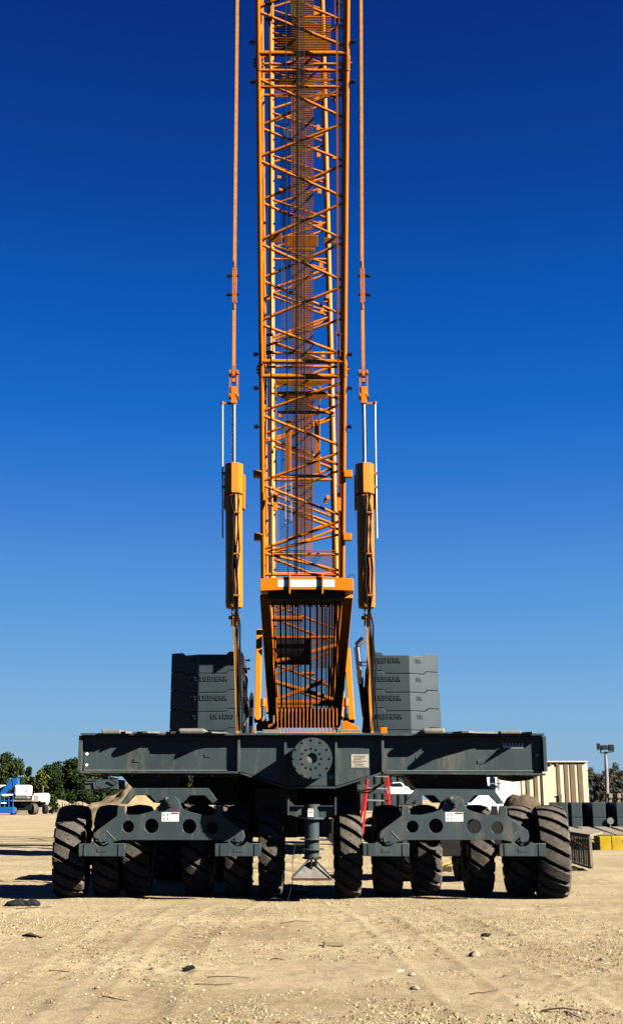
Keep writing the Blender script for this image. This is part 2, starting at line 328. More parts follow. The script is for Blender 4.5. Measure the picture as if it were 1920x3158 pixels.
topbox('cover_plate', 1374, 1538, 2258, 2263, 20.02, 21.2, M['grey_light'], 0, (0.22, 0.25, 0.48, 0.50, 0.36, 0.30, 0.26, 0.21, 0.19))
topbox('top_cover', 1540, 1606, 2253, 2263.5, 19.93, 20.9, M['grey_light'])
topbox('cover_plate', 1608, 1640, 2259, 2263, 20.02, 21.2, M['grey_light'], 0, (0.19, 0.30, 0.42, 0.2))
topbox('cover_plate', 808, 865, 2250, 2264, 20.3, 21.0, M['grey_light'], 0.01)
topbox('cover_plate', 1046, 1112, 2250, 2264, 20.3, 21.0, M['grey_light'], 0.01)
topbox('edge_bar', 862, 1118, 2259, 2265, 20.05, 20.2, M['pendant'], 0.005)
topbox('lifting_block', 1172, 1192, 2243, 2263, 20.1, 20.3, M['orange'], 0.01)
topbox('lifting_block', 783, 789, 2240, 2263, 20.1, 20.2, M['orange'], 0.01)
# hub
YH = 19.27; hc = P(962, 2338, YH); m = MB(); hr = 63.0 / (FPX * 1.0) * (YH / CP) * CP * 1.005
hr = 63.0 * YH / 3644
m.tube([(hc.x, YW-0.002, hc.z), (hc.x, YH+0.05, hc.z)], hr*0.985, 48); hub = m.build('hub_drum', M['grey'], wag, 0.0, True)
def ringplate(name, r0, r1, y0, y1, parent, mt):
    m = MB(); n = 48
    for k in range(n):
        a0, a1 = 2*math.pi*k/n, 2*math.pi*(k+1)/n; q = lambda r, a, y: (hc.x + r*math.cos(a), y, hc.z + r*math.sin(a))
        m.add([q(r0,a0,y0), q(r1,a0,y0), q(r1,a1,y0), q(r0,a1,y0), q(r0,a0,y1), q(r1,a0,y1), q(r1,a1,y1), q(r0,a1,y1)], [(0,1,2,3),(1,5,6,2),(0,3,7,4)])
    return m.build(name, mt, parent)
ringplate('hub_flange', 0.085, hr, YH, YH+0.055, hub, M['grey'])
m = MB(); m.disc((hc.x, YH+0.048, hc.z), (0,1,0), 0.10, 0.004, 32); m.build('hub_bore', M['grey_light'], hub)
for rr_, n, r in ((hr*0.90, 12, 0.021), (0.165, 12, 0.019)):
    for k in range(n):
        a = 2*math.pi*(k+0.0)/n; c = (hc.x + rr_*math.cos(a), YH-0.004, hc.z + rr_*math.sin(a))
        m = MB(); m.disc(c, (0,1,0), r*0.8, 0.026, 6); m.disc((c[0], YH-0.002, c[2]), (0,1,0), r*1.1, 0.008, 12); m.build('bolt', M['grey'], hub)
# plates and stickers
def sticker(x0, x1, y0, y1, Y, mt, name, parent=wag, t=0.004):
    a, c = P(x0, y1, Y), P(x1, y0, Y); m = MB(); m.box((a.x, Y-t, a.z), (c.x, Y-0.001, c.z)); return m.build(name, mt, parent)
s = sticker(1082, 1136, 2326, 2367, YW, M['sign'], 'data_plate')
random.seed(3)
m = MB()
for k in range(7):
    yy = 2332 + k*5; a, c = P(1087+random.random()*6, yy+1.2, YW-0.005), P(1112+random.random()*20, yy-0.6, YW-0.005); m.box((a.x, YW-0.0055, a.z), (c.x, YW-0.0045, c.z))
m.build('faded_print', M['stick'], s)
s = sticker(1014, 1026, 2391, 2403, YW, M['white'], 'sticker'); a = P(1020, 2397, YW); m = MB(); m.disc((a.x, YW-0.005, a.z), (0,1,0), 0.012, 0.002, 10); m.build('black_dot', M['black'], s)
for x, y in ((269, 2325), (268, 2359), (1655, 2329)):
    a = P(x, y, YW); m = MB(); m.disc((a.x, YW-0.004, a.z), (0,1,0), 0.024, 0.006, 12); m.build('round_sticker', M['white'], wag)
s = sticker(1549, 1612, 2291, 2307, YW, M['white'], 'number_strip', armR); m = MB()
for k in range(6):
    a = P(1554+k*9.5, 2300, YW); m.box((a.x, YW-0.0055, a.z), (a.x+0.03, YW-0.0045, a.z+0.05))
m.build('faded_print', M['stick'], s)
for X0_, X1_, zl in ((dL[0], dL[1], dL[4]), (dR[0], dR[1], dR[4])):
    m = MB(); n = 14; m.tube([(X0_+0.1+(X1_-X0_-0.2)*k/n, YW-0.02, zl-0.065-0.03*math.sin(k*math.pi)-0.02*(k % 2)) for k in range(n+1)], 0.012, 6); m.build('electric_cable', M['hose'], wag)
    for k in range(5): x = X0_+0.4+(X1_-X0_-0.8)*k/4; m = MB(); m.box((x-0.02, YW-0.05, zl-0.10), (x+0.02, YW+0.03, zl-0.036)); m.build('cable_clip', M['grey_light'], wag)
    m = MB(); m.tube([(X0_+0.05, YW-0.004, zl+0.012), (X1_-0.05, YW-0.004, zl+0.012)], 0.008, 6); m.build('weld_seam', M['grey_light'], wag)
for x, y in ((640, 2330), (420, 2345), (1290, 2340), (1480, 2350)):
    a = P(x, y, YW); m = MB(); m.box((a.x-0.05, YW-0.012, a.z-0.03), (a.x+0.05, YW-0.001, a.z+0.03)); m.build('small_plate', M['grey'], wag, 0.003)
# --------------------------------------------- bogies
YR = 20.10
def sym(h): return h + [(-x, y) for x, y in reversed(h) if x != 0]
rock_half = [(0,2590),(150,2590),(182,2597),(206,2606),(221,2599),(230,2582),(226,2563),(162,2516),(160,2487),(141,2486),(139,2508),(134,2514),(100,2514),(62,2505),(46,2499),(36,2494),(26,2468),(14,2457),(0,2455)]
frame_half = [(0,2431),(118,2431),(152,2478),(134,2479),(108,2452),(62,2452),(40,2476),(0,2476)]
for cx in (524, 1400):
    q = poly([(cx+x, y) for x, y in sym(rock_half)], YR)
    hs = [(*pz(cx+dx, yy, YR), r*YR/3644) for dx, yy, r in ((-129, 2549.5, 18.7), (-57, 2547, 22.3), (59, 2549, 22.5), (131, 2553, 19.2))]
    rk = plate('rocker_plate', q, hs, YR, 0.11, M['grey'], wag)
    m = MB(); m.prism(poly([(cx+x*0.96, y) for x, y in sym(rock_half)], YR), YR+0.75, YR+0.8); m.build('rocker_light_blocker', M['dark'], wag)  # solid dark plate put in to block light behind the rocker holes
    a = P(cx+2, 2474, YR); m = MB(); m.disc((a.x, YR-0.03, a.z), (0,1,0), 0.075, 0.07, 20); m.disc((a.x, YR-0.075, a.z), (0,1,0), 0.04, 0.04, 12); m.build('pivot_pin', M['grey'], rk)
    a = P(cx-8, 2463, YR); m = MB(); m.disc((a.x, YR-0.02, a.z), (0,1,0), 0.03, 0.05, 10); m.build('bolt', M['grey_light'], rk)
    for sx in (-1, 1):
        a = P(cx+sx*210, 2588, YR); m = MB(); m.disc((a.x, YR-0.02, a.z), (0,1,0), 0.05, 0.04, 16); m.box((a.x-0.09, YR-0.03, a.z-0.035), (a.x+0.09, YR-0.002, a.z-0.012)); m.build('pivot_pin', M['grey'], rk)
        a0, a1 = P(cx+sx*196, 2562, YR), P(cx+sx*170, 2589, YR); m = MB(); m.tube([(a0.x, YR-0.002, a0.z), (a1.x, YR-0.002, a1.z)], 0.007, 6); m.build('weld_seam', M['grey_light'] , rk)
    fr = plate('bogie_frame', poly([(cx+x, y) for x, y in sym(frame_half)], 20.22), [], 20.215, 0.12, M['grey'], wag)
    m = MB(); m.prism(poly([(cx-112, 2436), (cx+(30 if cx == 524 else 106), 2436), (cx+(30 if cx == 524 else 100), 2384), (cx-158, 2384)], 20.3), 20.36, 21.7); m.build('turntable', M['dark'], wag)
    m = MB(); m.prism(poly([(cx-100, 2440), (cx+100, 2440), (cx+60, 2476), (cx-60, 2476)], 20.9), 21.35, 21.45); m.build('bogie_rear_frame', M['grey'], wag)
    # placard
    x0 = 499 if cx == 524 else 1373; s = sticker(x0, x0+53, 2505, 2533, YR, M['white'], 'warning_placard', rk)
    a, c = P(x0+28, 2511, YR), P(x0+52, 2506, YR); m = MB(); m.box((a.x, YR-0.007, a.z), (c.x, YR-0.005, c.z)); m.build('red_header', M['red'], s)
    m = MB()
    for bx in (3, 15):
        for by in (2508, 2521):
            a = P(x0+bx, by+9, YR); c = P(x0+bx+8, by, YR); w = (c.x-a.x)
            m.box((a.x+w*0.3, YR-0.006, a.z), (a.x+w*0.55, YR-0.005, c.z)); m.box((a.x, YR-0.006, c.z-0.014), (c.x, YR-0.005, c.z-0.004)); m.box((a.x+w*0.5, YR-0.006, a.z), (c.x, YR-0.005, a.z+0.012))
    for k in range(5):
        a, c = P(x0+29, 2516+k*3.3, YR), P(x0+50-random.random()*8, 2515+k*3.3, YR); m.box((a.x, YR-0.006, a.z), (c.x, YR-0.005, c.z))
    m.build('placard_print', M['stick'], s)
    for sx in (-1, 1):
        px = cx + sx*210; YP = 20.03
        half = [(0,2613),(10,2611),(20,2604),(27,2597),(35,2602),(70,2602),(70,2640),(0,2640)]
        pts = half + [(-x, y) for x, y in reversed(half) if x]
        pd = plate('axle_pad', poly([(px+x, y) for x, y in pts], YP), [], YP, 0.10, M['grey'], wag)
        for ex_ in (-53, 53):
            a, c = P(px+ex_-2.5, 2639, YP), P(px+ex_+2.5, 2603, YP); m = MB(); m.box((a.x, YP-0.012, a.z), (c.x, YP-0.001, c.z)); m.build('weld_rib', M['grey'], pd)
        a, c = P(px-13, 2627, YP), P(px+13, 2617, YP); m = MB(); m.box((a.x, YP-0.008, a.z), (c.x, YP-0.001, c.z)); m.build('small_plate', M['grey'], pd)
        m = MB(); a = P(px, 2620, YP); m.box((a.x-0.3, YP+0.101, a.z-0.08), (a.x+0.3, YP+0.2, a.z+0.06)); m.build('pad_body', M['dark'], pd)
        m = MB(); m.tube([(a.x-0.75, 21.2, 0.79), (a.x+0.75, 21.2, 0.79)], 0.09, 12); m.build('axle', M['dark'], wag)
# --------------------------------------------- wheels
TR = 0.80
def tyre_mb():
    m = MB(); n = 72
    prof = [(-0.18,0.37),(-0.225,0.42),(-0.25,0.53),(-0.248,0.63),(-0.232,0.69),(-0.19,0.722),(-0.1,0.737),(0,0.74),(0.1,0.737),(0.19,0.722),(0.232,0.69),(0.248,0.63),(0.25,0.53),(0.225,0.42),(0.18,0.37)]
    vs = [(w, r*math.cos(2*math.pi*k/n), r*math.sin(2*math.pi*k/n)) for k in range(n) for w, r in prof]; q = len(prof)
    m.add(vs, [(k*q+j, ((k+1)%n)*q+j, ((k+1)%n)*q+j+1, k*q+j+1) for k in range(n) for j in range(q-1)], 0)
    NL = 19; pitch = 2*math.pi/NL
    for k in range(NL):
        th = k*pitch; wp = [(-0.262,0.62,0.655),(-0.255,0.68,0.722),(-0.22,0.70,0.766),(-0.1,0.735,0.795),(0,0.738,TR),(0.1,0.735,0.795),(0.22,0.70,0.766),(0.255,0.68,0.722),(0.262,0.62,0.655)]
        vs = []
        for w, r0, r1 in wp:
            c = th + 0.62*w + 0.55*w*abs(w); hw = pitch*(0.335 - 0.03*abs(w)/0.25)
            for a, r in ((c-hw*1.12, r0), (c-hw, r1), (c+hw, r1), (c+hw*1.12, r0)): vs.append((w, r*math.cos(a), r*math.sin(a)))
        fs = [(4*i+j, 4*i+4+j, 4*i+5+j, 4*i+1+j) for i in range(len(wp)-1) for j in range(3)] + [(0,1,2,3), tuple(4*(len(wp)-1)+j for j in (3,2,1,0))]
        m.add(vs, fs, 1)
    return m
def rim_mb():
    m = MB(); n = 32; prof = [(-0.2,0.0),(-0.2,0.12),(-0.12,0.14),(-0.12,0.32),(-0.2,0.36),(-0.2,0.385),(0.2,0.385),(0.2,0.36),(0.12,0.32),(0.12,0.14),(0.2,0.12),(0.2,0.0)]; q = len(prof)
    m.add([(w, r*math.cos(2*math.pi*k/n), r*math.sin(2*math.pi*k/n)) for k in range(n) for w, r in prof], [(k*q+j, ((k+1)%n)*q+j, ((k+1)%n)*q+j+1, k*q+j+1) for k in range(n) for j in range(q-1)])
    return m
wheel0 = rim_mb().build('wheel', M['dark'], None, smooth=True); wheel0.parent = wag
ty0 = tyre_mb().build('tyre', [M['rubber'], M['lug']], None, smooth=True); ty0.parent = wheel0
wl = [(233,21.15),(344,21.42),(435,21.65),(620,21.65),(740,21.42),(840,21.15),(1070,21.05),(1190,21.42),(1305,21.6),(1465,21.6),(1592,21.4),(1688,21.0),(517,25.6),(572,25.9),(690,25.6),(1255,25.6),(1428,25.7)]
random.seed(11)
for i, (x, Yc) in enumerate(wl):
    w = wheel0 if i == 0 else copy_tree(wheel0, wag)
    X = (x - 960) * Yc / 3644; ang = R((-5, -3, -2, 2, -1, 1, -3, -2, -1, 1, 2, 5, 0, 1, -1, 1, 0)[i])
    w.location = (X, Yc - 21.3, TR - 0.038)
    w.rotation_euler = (random.random()*6.28, 0, -ang)
    w.rotation_mode = 'XYZ'; w.scale = ((0.8 if x in (840, 1070) else 1.05 if x in (233, 1688) else 0.9), 1, 1)
# --------------------------------------------- jack
YJ = 20.2
m = MB(); c = P(961, 2540, YJ); X0 = c.x
zz = lambda y: P(960, y, YJ).z
m.tube([(X0, YJ, zz(2480)), (X0, YJ, zz(2600)), (X0, YJ, zz(2650))], 0.125, 24); jk = m.build('jack_post', M['grey'], wag, 0, True)
m = MB(); m.tube([(X0, YJ, zz(2480)), (X0, YJ, zz(2521))], 0.137, 24); m.build('jack_collar', M['grey'], jk, 0, True)
for yy, r, tt in ((2524, 0.215, 0.03), (2588, 0.205, 0.02), (2619, 0.205, 0.025)):
    m = MB(); m.disc((X0, YJ, zz(yy)), (0,0,1), r, tt, 32); m.build('jack_flange', M['grey'], jk, 0.004)
for sgn in (-1, 1):
    xi, xo = 961+sgn*24, 961+sgn*70
    m = MB(); m.prism(poly([(xi, 2487), (xo, 2487), (xo, 2513), (xi+sgn*8, 2523), (xi, 2523)][::sgn], YJ), YJ-0.06, YJ+0.1); m.build('bracket_web', M['grey'], jk, 0.004)
    m = MB(); m.prism(poly([(xo, 2459), (xo+sgn*5, 2459), (xo+sgn*5, 2514), (xo, 2514)], YJ), YJ-0.14, YJ+0.14); m.build('bracket_side', M['grey'], jk, 0.004)
    m = MB(); m.prism(poly([(xo, 2484), (xo, 2468), (xo-sgn*16, 2484)], YJ), YJ-0.03, YJ+0.03); m.build('gusset', M['grey'], jk, 0.003)
    m = MB(); m.prism(poly([(xi, 2487), (xo, 2487), (xo, 2484.5), (xi, 2484.5)], YJ), YJ-0.13, YJ+0.12); m.build('bracket_rim', M['grey'], jk, 0.003)
s = sticker(949, 966, 2494, 2519, YJ-0.145, M['white'], 'caution_label', jk); a, c = P(949, 2498, YJ-0.15), P(966, 2495, YJ-0.15); m = MB(); m.box((a.x, YJ-0.1505, a.z), (c.x, YJ-0.1495, c.z)); m.build('yellow_header', M['yellow'], s)
m = MB(); a = P(957, 2505, YJ-0.15); m.box((a.x-0.03, YJ-0.1505, a.z-0.01), (a.x-0.018, YJ-0.1495, a.z+0.03)); m.box((a.x-0.02, YJ-0.1505, a.z-0.015), (a.x+0.03, YJ-0.1495, a.z)); m.box((a.x+0.018, YJ-0.1505, a.z-0.01), (a.x+0.03, YJ-0.1495, a.z+0.03)); m.box((a.x-0.03, YJ-0.1505, a.z-0.045), (a.x+0.03, YJ-0.1495, a.z-0.035)); m.build('pictogram', M['black'], s)
zt_, zb_ = zz(2658), zz(2705); m = MB()
m.add([(X0-0.06,YJ-0.06,zt_),(X0+0.06,YJ-0.06,zt_),(X0+0.06,YJ+0.06,zt_),(X0-0.06,YJ+0.06,zt_),(X0-0.325,YJ-0.3,zb_),(X0+0.325,YJ-0.3,zb_),(X0+0.325,YJ+0.3,zb_),(X0-0.325,YJ+0.3,zb_)],[(0,1,2,3),(7,6,5,4),(4,5,1,0),(5,6,2,1),(6,7,3,2),(7,4,0,3)])
ft = m.build('jack_foot', M['grey_light'], jk, 0.006)
m = MB(); m.box((X0-0.34, YJ-0.32, zb_-0.035), (X0+0.34, YJ+0.32, zb_-0.003)); m.build('foot_plate', M['rust'], ft, 0.004)
m = MB(); m.disc((X0, YJ, zz(2645)), (0,0,1), 0.16, 0.03, 20); m.box((X0-0.03, YJ-0.17, zz(2680)), (X0+0.01, YJ-0.11, zz(2645))); m.box((X0+0.04, YJ-0.15, zz(2668)), (X0+0.09, YJ-0.08, zz(2648))); m.build('foot_clamp', M['dark'], ft, 0.004)
m = MB()
for sgn in (-1, 1): m.tube([(X0+sgn*0.05, YJ-0.1, zz(2650)), (X0+sgn*0.33, YJ-0.32, zz(2702))], 0.012, 6)
m.build('foot_rib', M['dark'], ft)
m = MB(); pp = [P(905, 2650, YJ-0.3), P(893, 2700, YJ-0.3), P(884, 2742, YJ-0.35)]; m.tube([(X0-0.28, YJ-0.1, zz(2600)), (X0-0.33, YJ-0.15, zz(2660)), (X0-0.3, YJ-0.2, zz(2700)), (X0-0.4, YJ-0.25, 0.02)], 0.008, 6); m.build('grounding_cable', M['hose'], wag)
# chassis behind
m = MB(); m.box((-1.35, YW+1.72, 0.98), (0.32, 24.4, 2.35)); m.build('chassis_box', M['dark'], wag, 0.01)
for X0_, X1_ in ((-4.55, -1.75), (2.0, 4.6)): m = MB(); m.box((X0_, 24.9, 0.5), (X1_, 26.3, 1.22)); m.build('rear_shadow_beam', M['dark'], wag, 0.02)  # beams added to deepen the wagon's ground shadow and darken the wheel gaps
m = MB(); m.box((-1.0, 20.95, 1.0), (-0.25, 21.8, 1.85)); m.build('jack_housing', M['dark'], wag, 0.01)
a, c = P(986, 2570, 20.9), P(1021, 2525, 20.9); m = MB(); m.box((a.x, 20.9, a.z), (c.x, 21.0, c.z)); m.build('side_panel', M['grey'], wag, 0.004)
m = MB(); m.box((-2.2, YW+1.72, 1.55), (0.85, 23.2, 2.08)); m.build('rear_cross_member', M['dark'], wag, 0.01)
a, c = P(262, 2434, 20.1), P(364, 2404, 20.1); m = MB(); m.box((a.x, 20.1, a.z), (c.x, 20.9, c.z)); m.build('valve_cabinet', M['grey'], wag, 0.008)
m = MB(); pts = [P(255, 2404, 20.06), P(275, 2410, 20.06), P(296, 2408, 20.06), P(298, 2425, 20.06), P(312, 2433, 20.06), P(340, 2430, 20.06), P(362, 2415, 20.06), P(340, 2404, 20.06)]; m.tube(pts, 0.012, 6); m.build('looped_hose', M['hose'], wag)
m = MB(); q = poly([(1545, 2391), (1660, 2391), (1640, 2404), (1600, 2410), (1560, 2404)], 21.0); m.prism(q, 21.0, 21.7); m.build('hose_tray', M['dark'], wag)
for pts in ([(1070, 2416), (1110, 2440), (1150, 2432), (1185, 2412)], [(1060, 2420), (1100, 2446), (1140, 2444), (1180, 2416)], [(1030, 2430), (1045, 2450), (1048, 2465), (1035, 2480)], [(1026, 2440), (1040, 2462), (1030, 2482)]):
    m = MB(); m.tube([P(x, y, 21.2) for x, y in pts], 0.014, 6); m.build('hydraulic_hose', M['hose'], wag)

# ================================================================ PENDANTS WITH CYLINDERS
YC = 21.5
def pendant(cx_pts, label, sgn):
    """cx_pts: (pixel row, pixel x) of the pendant axis"""
    def X(y):
        for (y0, x0), (y1, x1) in zip(cx_pts, cx_pts[1:]):
            if y <= y1: return x0 + (x1-x0)*(y-y0)/(y1-y0)
        return cx_pts[-1][1]
    V = lambda y, dx=0, dY=0: P(X(y)+dx, y, YC) + Vector((0, dY, 0))
    t = thing('pendant_cylinder', label, 'pendant', V(2262), 'ballast pendants with hydraulic cylinders')
    top = V(0); d = (V(0) - V(830)).normalized(); up = top + d*22
    m = MB(); m.beam(V(832), up, 0.062, 0.035, (0, 1, 0)); st = m.build('pendant_strap', M['pendant'], t)
    # double link with dark pins
    m = MB()
    for s_ in (-1, 1): m.beam(V(935, s_*5), V(828, s_*5), 0.022, 0.075, (0, 1, 0))
    m.beam(V(955), V(880), 0.03, 0.07, (0,1,0)); m.beam(V(880), V(805), 0.03, 0.07, (0,1,0)); lk = m.build('link_plate', M['orange_old'], t, 0.004)
    for y in (850, 908):
        m = MB(); a = V(y); m.tube([a - Vector((0.09, 0, 0)), a + Vector((0.09, 0, 0))], 0.032, 10); b_ = a + Vector((sgn*0.09, 0, 0)); m.tube([b_, b_ + Vector((sgn*0.07, 0, 0))], 0.045, 10); m.build('link_pin', M['dark'], lk)
    m = MB(); m.beam(V(1160), V(940), 0.062, 0.035, (0,1,0)); m.build('pendant_strap', M['pendant'], t)
    # clevis + rod eye
    m = MB()
    for s_ in (-1, 1):
        a, b_ = V(1152, s_*11), V(1222, s_*11)
        m.beam(a, b_, 0.03, 0.10, (0,1,0)); m.disc(a, (1,0,0), 0.075, 0.036, 18); m.disc(b_, (1,0,0), 0.075, 0.036, 18)
    cl = m.build('clevis', M['orange_old'], t)
    m = MB(); m.disc(V(1158), (1,0,0), 0.08, 0.06, 18); m.beam(V(1180), V(1130), 0.06, 0.09, (0,1,0)); m.build('eye_end', M['orange_old'], cl)
    for y in (1152, 1222):
        m = MB(); m.tube([V(y, -16), V(y, 16)], 0.034, 12); m.build('clevis_pin', M['orange_old'], cl)
    m = MB(); m.beam(V(1246), V(1195), 0.11, 0.13, (0,1,0)); m.disc(V(1215), (1,0,0), 0.07, 0.10, 16); m.build('rod_head', M['orange'], t, 0.006)
    m = MB(); m.tube([V(1440), V(1246)], 0.042, 20); m.build('piston_rod', M['chrome'], t, 0, True)
    # hexagonal cover box and barrel
    m = MB(); ax = (V(1433) - V(1525)); a, b_ = V(1525, sgn*0), V(1433)
    n = 8; ring = lambda c, r: [c + Vector((r*math.cos(2*math.pi*(k+0.5)/n + 0.22), r*math.sin(2*math.pi*(k+0.5)/n + 0.22), 0)) for k in range(n)]
    vs = ring(a, 0.185) + ring(b_, 0.185); m.add(vs, [(k, (k+1)%n, (k+1)%n+n, k+n) for k in range(n)] + [tuple(range(n-1,-1,-1)), tuple(range(n, 2*n))]); m.build('cover_box', M['orange'], t, 0.006)
    m = MB(); a, b_ = V(1567), V(1462); m.box((a.x-0.20, YC+0.02, a.z), (a.x+0.205, YC+0.2, b_.z)); bk = m.build('mounting_block', M['orange'], t, 0.008)
    for y in (1480, 1520):
        a = V(y, sgn*27); m = MB(); m.disc(a + Vector((0, 0.05, 0)), (0,1,0), 0.025, 0.12, 8); m.build('block_bolt', M['dark'], bk)
    m = MB(); m.tube([V(1875), V(1866), V(1850), V(1530)], [0.15, 0.162, 0.162, 0.162], 32); brl = m.build('cylinder_barrel', M['orange'], t, 0, True)
    m = MB(); m.tube([V(1856), V(1851)], 0.165, 32); m.build('barrel_ring', M['orange_old'], brl, 0, True)
    # guard rod at the outer side
    off = sgn*35
    m = MB(); m.tube([V(1246, off), V(1440, off), V(1660, off)], 0.017, 10); gr = m.build('guide_rod', M['alu'], t, 0, True)
    m = MB(); m.beam(V(1244, -8), V(1244, off+2*sgn), 0.04, 0.03, (0,1,0)); m.disc(V(1243, off), (0,0,1), 0.035, 0.05, 10); m.build('guide_arm', M['orange_old'], gr)
    for y in (1460, 1502):
        m = MB(); m.beam(V(y, sgn*22), V(y, off+3*sgn), 0.05, 0.05, (0,1,0)); m.build('guide_clamp', M['orange_old'], gr)
    # lower eye and strap
    m = MB()
    for s_ in (-1, 1): m.beam(V(1930, s_*8), V(1872, s_*6), 0.03, 0.11, (0,1,0))
    lo = m.build('lower_eye', M['orange'], t, 0.006); m = MB(); m.tube([V(1905, -18), V(1905, 18)], 0.035, 12); m.build('lower_pin', M['orange_old'], lo)
    m = MB(); m.beam(V(2262), V(1895), 0.06, 0.05, (0,1,0)); m.build('lower_strap', M['pendant'], t)
    # hoses down the barrel
    random.seed(5 + sgn)
    for k, x0 in enumerate((7, 12, -2, 3, 15)):
        pts = []
        for y in (1528, 1555, 1590, 1640, 1700, 1760, 1810, 1850, 1890, 1930, 1990, 2060, 2130, 2200, 2255):
            j = (random.random()-0.5)*(9 if y < 1850 else 6); pts.append(V(y, x0*(1 if y < 1860 else 0.6) + j + (8 if y > 1900 else 0)*(0.3 if k < 3 else 1), -0.19 - 0.02*(k % 3) + (0.1 if y > 1880 else 0)))
        m = MB(); m.tube(pts, (0.016, 0.016, 0.010, 0.008, 0.018)[k], 8); m.build('hydraulic_hose', M['hose'], t, 0, True)
    for y in (1588, 1715, 1842):
        m = MB(); a = V(y, 10, -0.2); m.box(a - Vector((0.06, 0.03, 0.015)), a + Vector((0.06, 0.03, 0.015))); m.build('hose_clamp', M['orange_old'], brl, 0.004)
    return t, V
penL, VL = pendant([(-900, 741), (0, 732), (400, 729.5), (830, 723.5), (1120, 721), (1440, 721), (1870, 722), (2262, 733)], 'orange cylinder and strap pendant on the side of the dark upright post', -1)
penR, VR = pendant([(-900, 1106), (0, 1113), (400, 1114), (830, 1116), (1120, 1119.5), (1440, 1123), (1870, 1130), (2262, 1146)], 'orange cylinder and strap pendant beside the bent chrome exhaust pipe', 1)

# ================================================================ CRAWLER CRANE
crane = thing('crawler_crane', 'tall orange lattice crane with leaning rear frame behind the grey wagon', 'crane', (-0.3, 40, 0))
def seg(a, b, s): return a + (b - a) * s
class Lattice:
    def __init__(s, A, B, half, depth, xdir, ndir):
        s.A, s.B, s.h, s.d, s.x, s.n = Vector(A), Vector(B), half, depth, Vector(xdir), Vector(ndir)
    def pt(s, f, side, back, hs=1.0): return seg(s.A, s.B, f) + s.x*side*s.h*hs + s.n*(s.d*hs if back else 0)
# derrick mast: front face mid line A (row 1780) -> B (row 0)
A = P(933.5, 1780, 39.1); B = P(932.5, 0, 30.3)
def mk_ndir(A, B):
    d = (B - A).normalized(); n = Vector((0, d.z, -d.y)); return n.normalized()
DM = Lattice(A, B, 1.372, 2.5, (1, 0, 0), mk_ndir(A, B))
def f_of(lat, row):                          # parameter along front face mid line seen at pixel row
    lo, hi = -1.0, 2.5
    for _ in range(60):
        mid = (lo+hi)/2; p = seg(lat.A, lat.B, mid); q = p - Vector((0, 0, EYE)); v = (q.z*CP - q.y*SP)/(q.y*CP + q.z*SP); y = 1579 - v*FPX
        if y > row: lo = mid
        else: hi = mid
    return (lo+hi)/2
fD = lambda row: f_of(DM, row)
m = MB(); CR = 0.084
f0, f1 = fD(2215), fD(-120)
for side in (-1, 1):
    for back in (0, 1):
        m.tube([DM.pt(f0, side, back, 0.70), DM.pt(fD(1850), side, back), DM.pt(f1, side, back)], CR if not back else CR*0.92, 14)
mast = m.build('derrick_mast', M['orange'], crane, 0, True)
def bar(lat, parent, fa, sa, ba, fb, sb, bb, r=0.05, name='lacing_bar', mt=None):
    a, b_ = lat.pt(fa, sa, ba), lat.pt(fb, sb, bb); d = (b_ - a).normalized(); m = MB(); m.tube([a + d*0.05, b_ - d*0.05], r, 10); return m.build(name, mt or M['orange'], parent, 0, True)
rows_front = [(-100, 1), (28, -1), (150, 1)]
secs = [[(-95, 1), (30, -1), (152, 1)], [(238, -1), (372, 1), (490, -1), (617, 1), (747, -1), (874, 1), (995, -1), (1100, 1)], [(1172, 1), (1275, -1), (1385, 1), (1490, -1), (1598, 1), (1700, -1), (1768, 1)]]
for s_ in secs:
    for (ya, sa), (yb, sb) in zip(s_, s_[1:]):
        fa, fb = fD(ya + 6), fD(yb - 6)
        bar(DM, mast, fa, sa, 0, fb, sb, 0, 0.05)
        bar(DM, mast, fa, -sa, 1, fb, -sb, 1, 0.05)
        for sd in (-1, 1): bar(DM, mast, fa, sd, 0 if sa > 0 else 1, fb, sd, 1 if sa > 0 else 0, 0.04)
for row in (165, 218, 268, 1115, 1160, 1772):
    f = fD(row); bar(DM, mast, f, -1, 0, f, 1, 0, 0.08 if row in (165, 1115, 1160) else 0.055, 'cross_member'); bar(DM, mast, f, -1, 1, f, 1, 1, 0.05, 'cross_member')
for row in (195, 1140):                      # section joints: dark forks on the chords
    for side in (-1, 1):
        for back in (0, 1):
            p = DM.pt(fD(row), side, back); d = (DM.B-DM.A).normalized(); m = MB(); m.tube([p - d*0.22, p + d*0.22], 0.105, 12); m.tube([p - Vector((0.17, 0, 0)), p + Vector((0.17, 0, 0))], 0.04, 8); m.build('joint_fork', M['orange_old'], mast, 0, True)
            m = MB()
            for s2 in (-1, 1): q = p + d*0.1*s2; m.tube([q - Vector((0.15, 0, 0)), q + Vector((0.15, 0, 0))], 0.035, 8)
            m.build('joint_pin', M['dark'], mast)
for row in (130, 253, 1093, 1197, 1316):
    for side in (-1, 1):
        p = DM.pt(fD(row), side, 0); q = p + Vector((side*0.10, 0, 0)); m = MB(); m.tube([q, q + Vector((side*0.13, 0, 0))], 0.05, 10); m.disc(q + Vector((side*0.06, 0, 0)), (1,0,0), 0.085, 0.03, 12); m.disc(q + Vector((side*0.14, 0, 0)), (1,0,0), 0.085, 0.03, 12); m.build('pin_lug', M['dark'], mast)
for row in (1463, 1657):
    for side in (-1, 1):
        p = DM.pt(fD(row), side, 0) + Vector((side*0.16, -0.02, 0)); m = MB(); m.box(p - Vector((0.14, 0.12, 0.12)), p + Vector((0.14, 0.12, 0.12))); m.build('side_bracket', M['orange'], mast, 0.01)
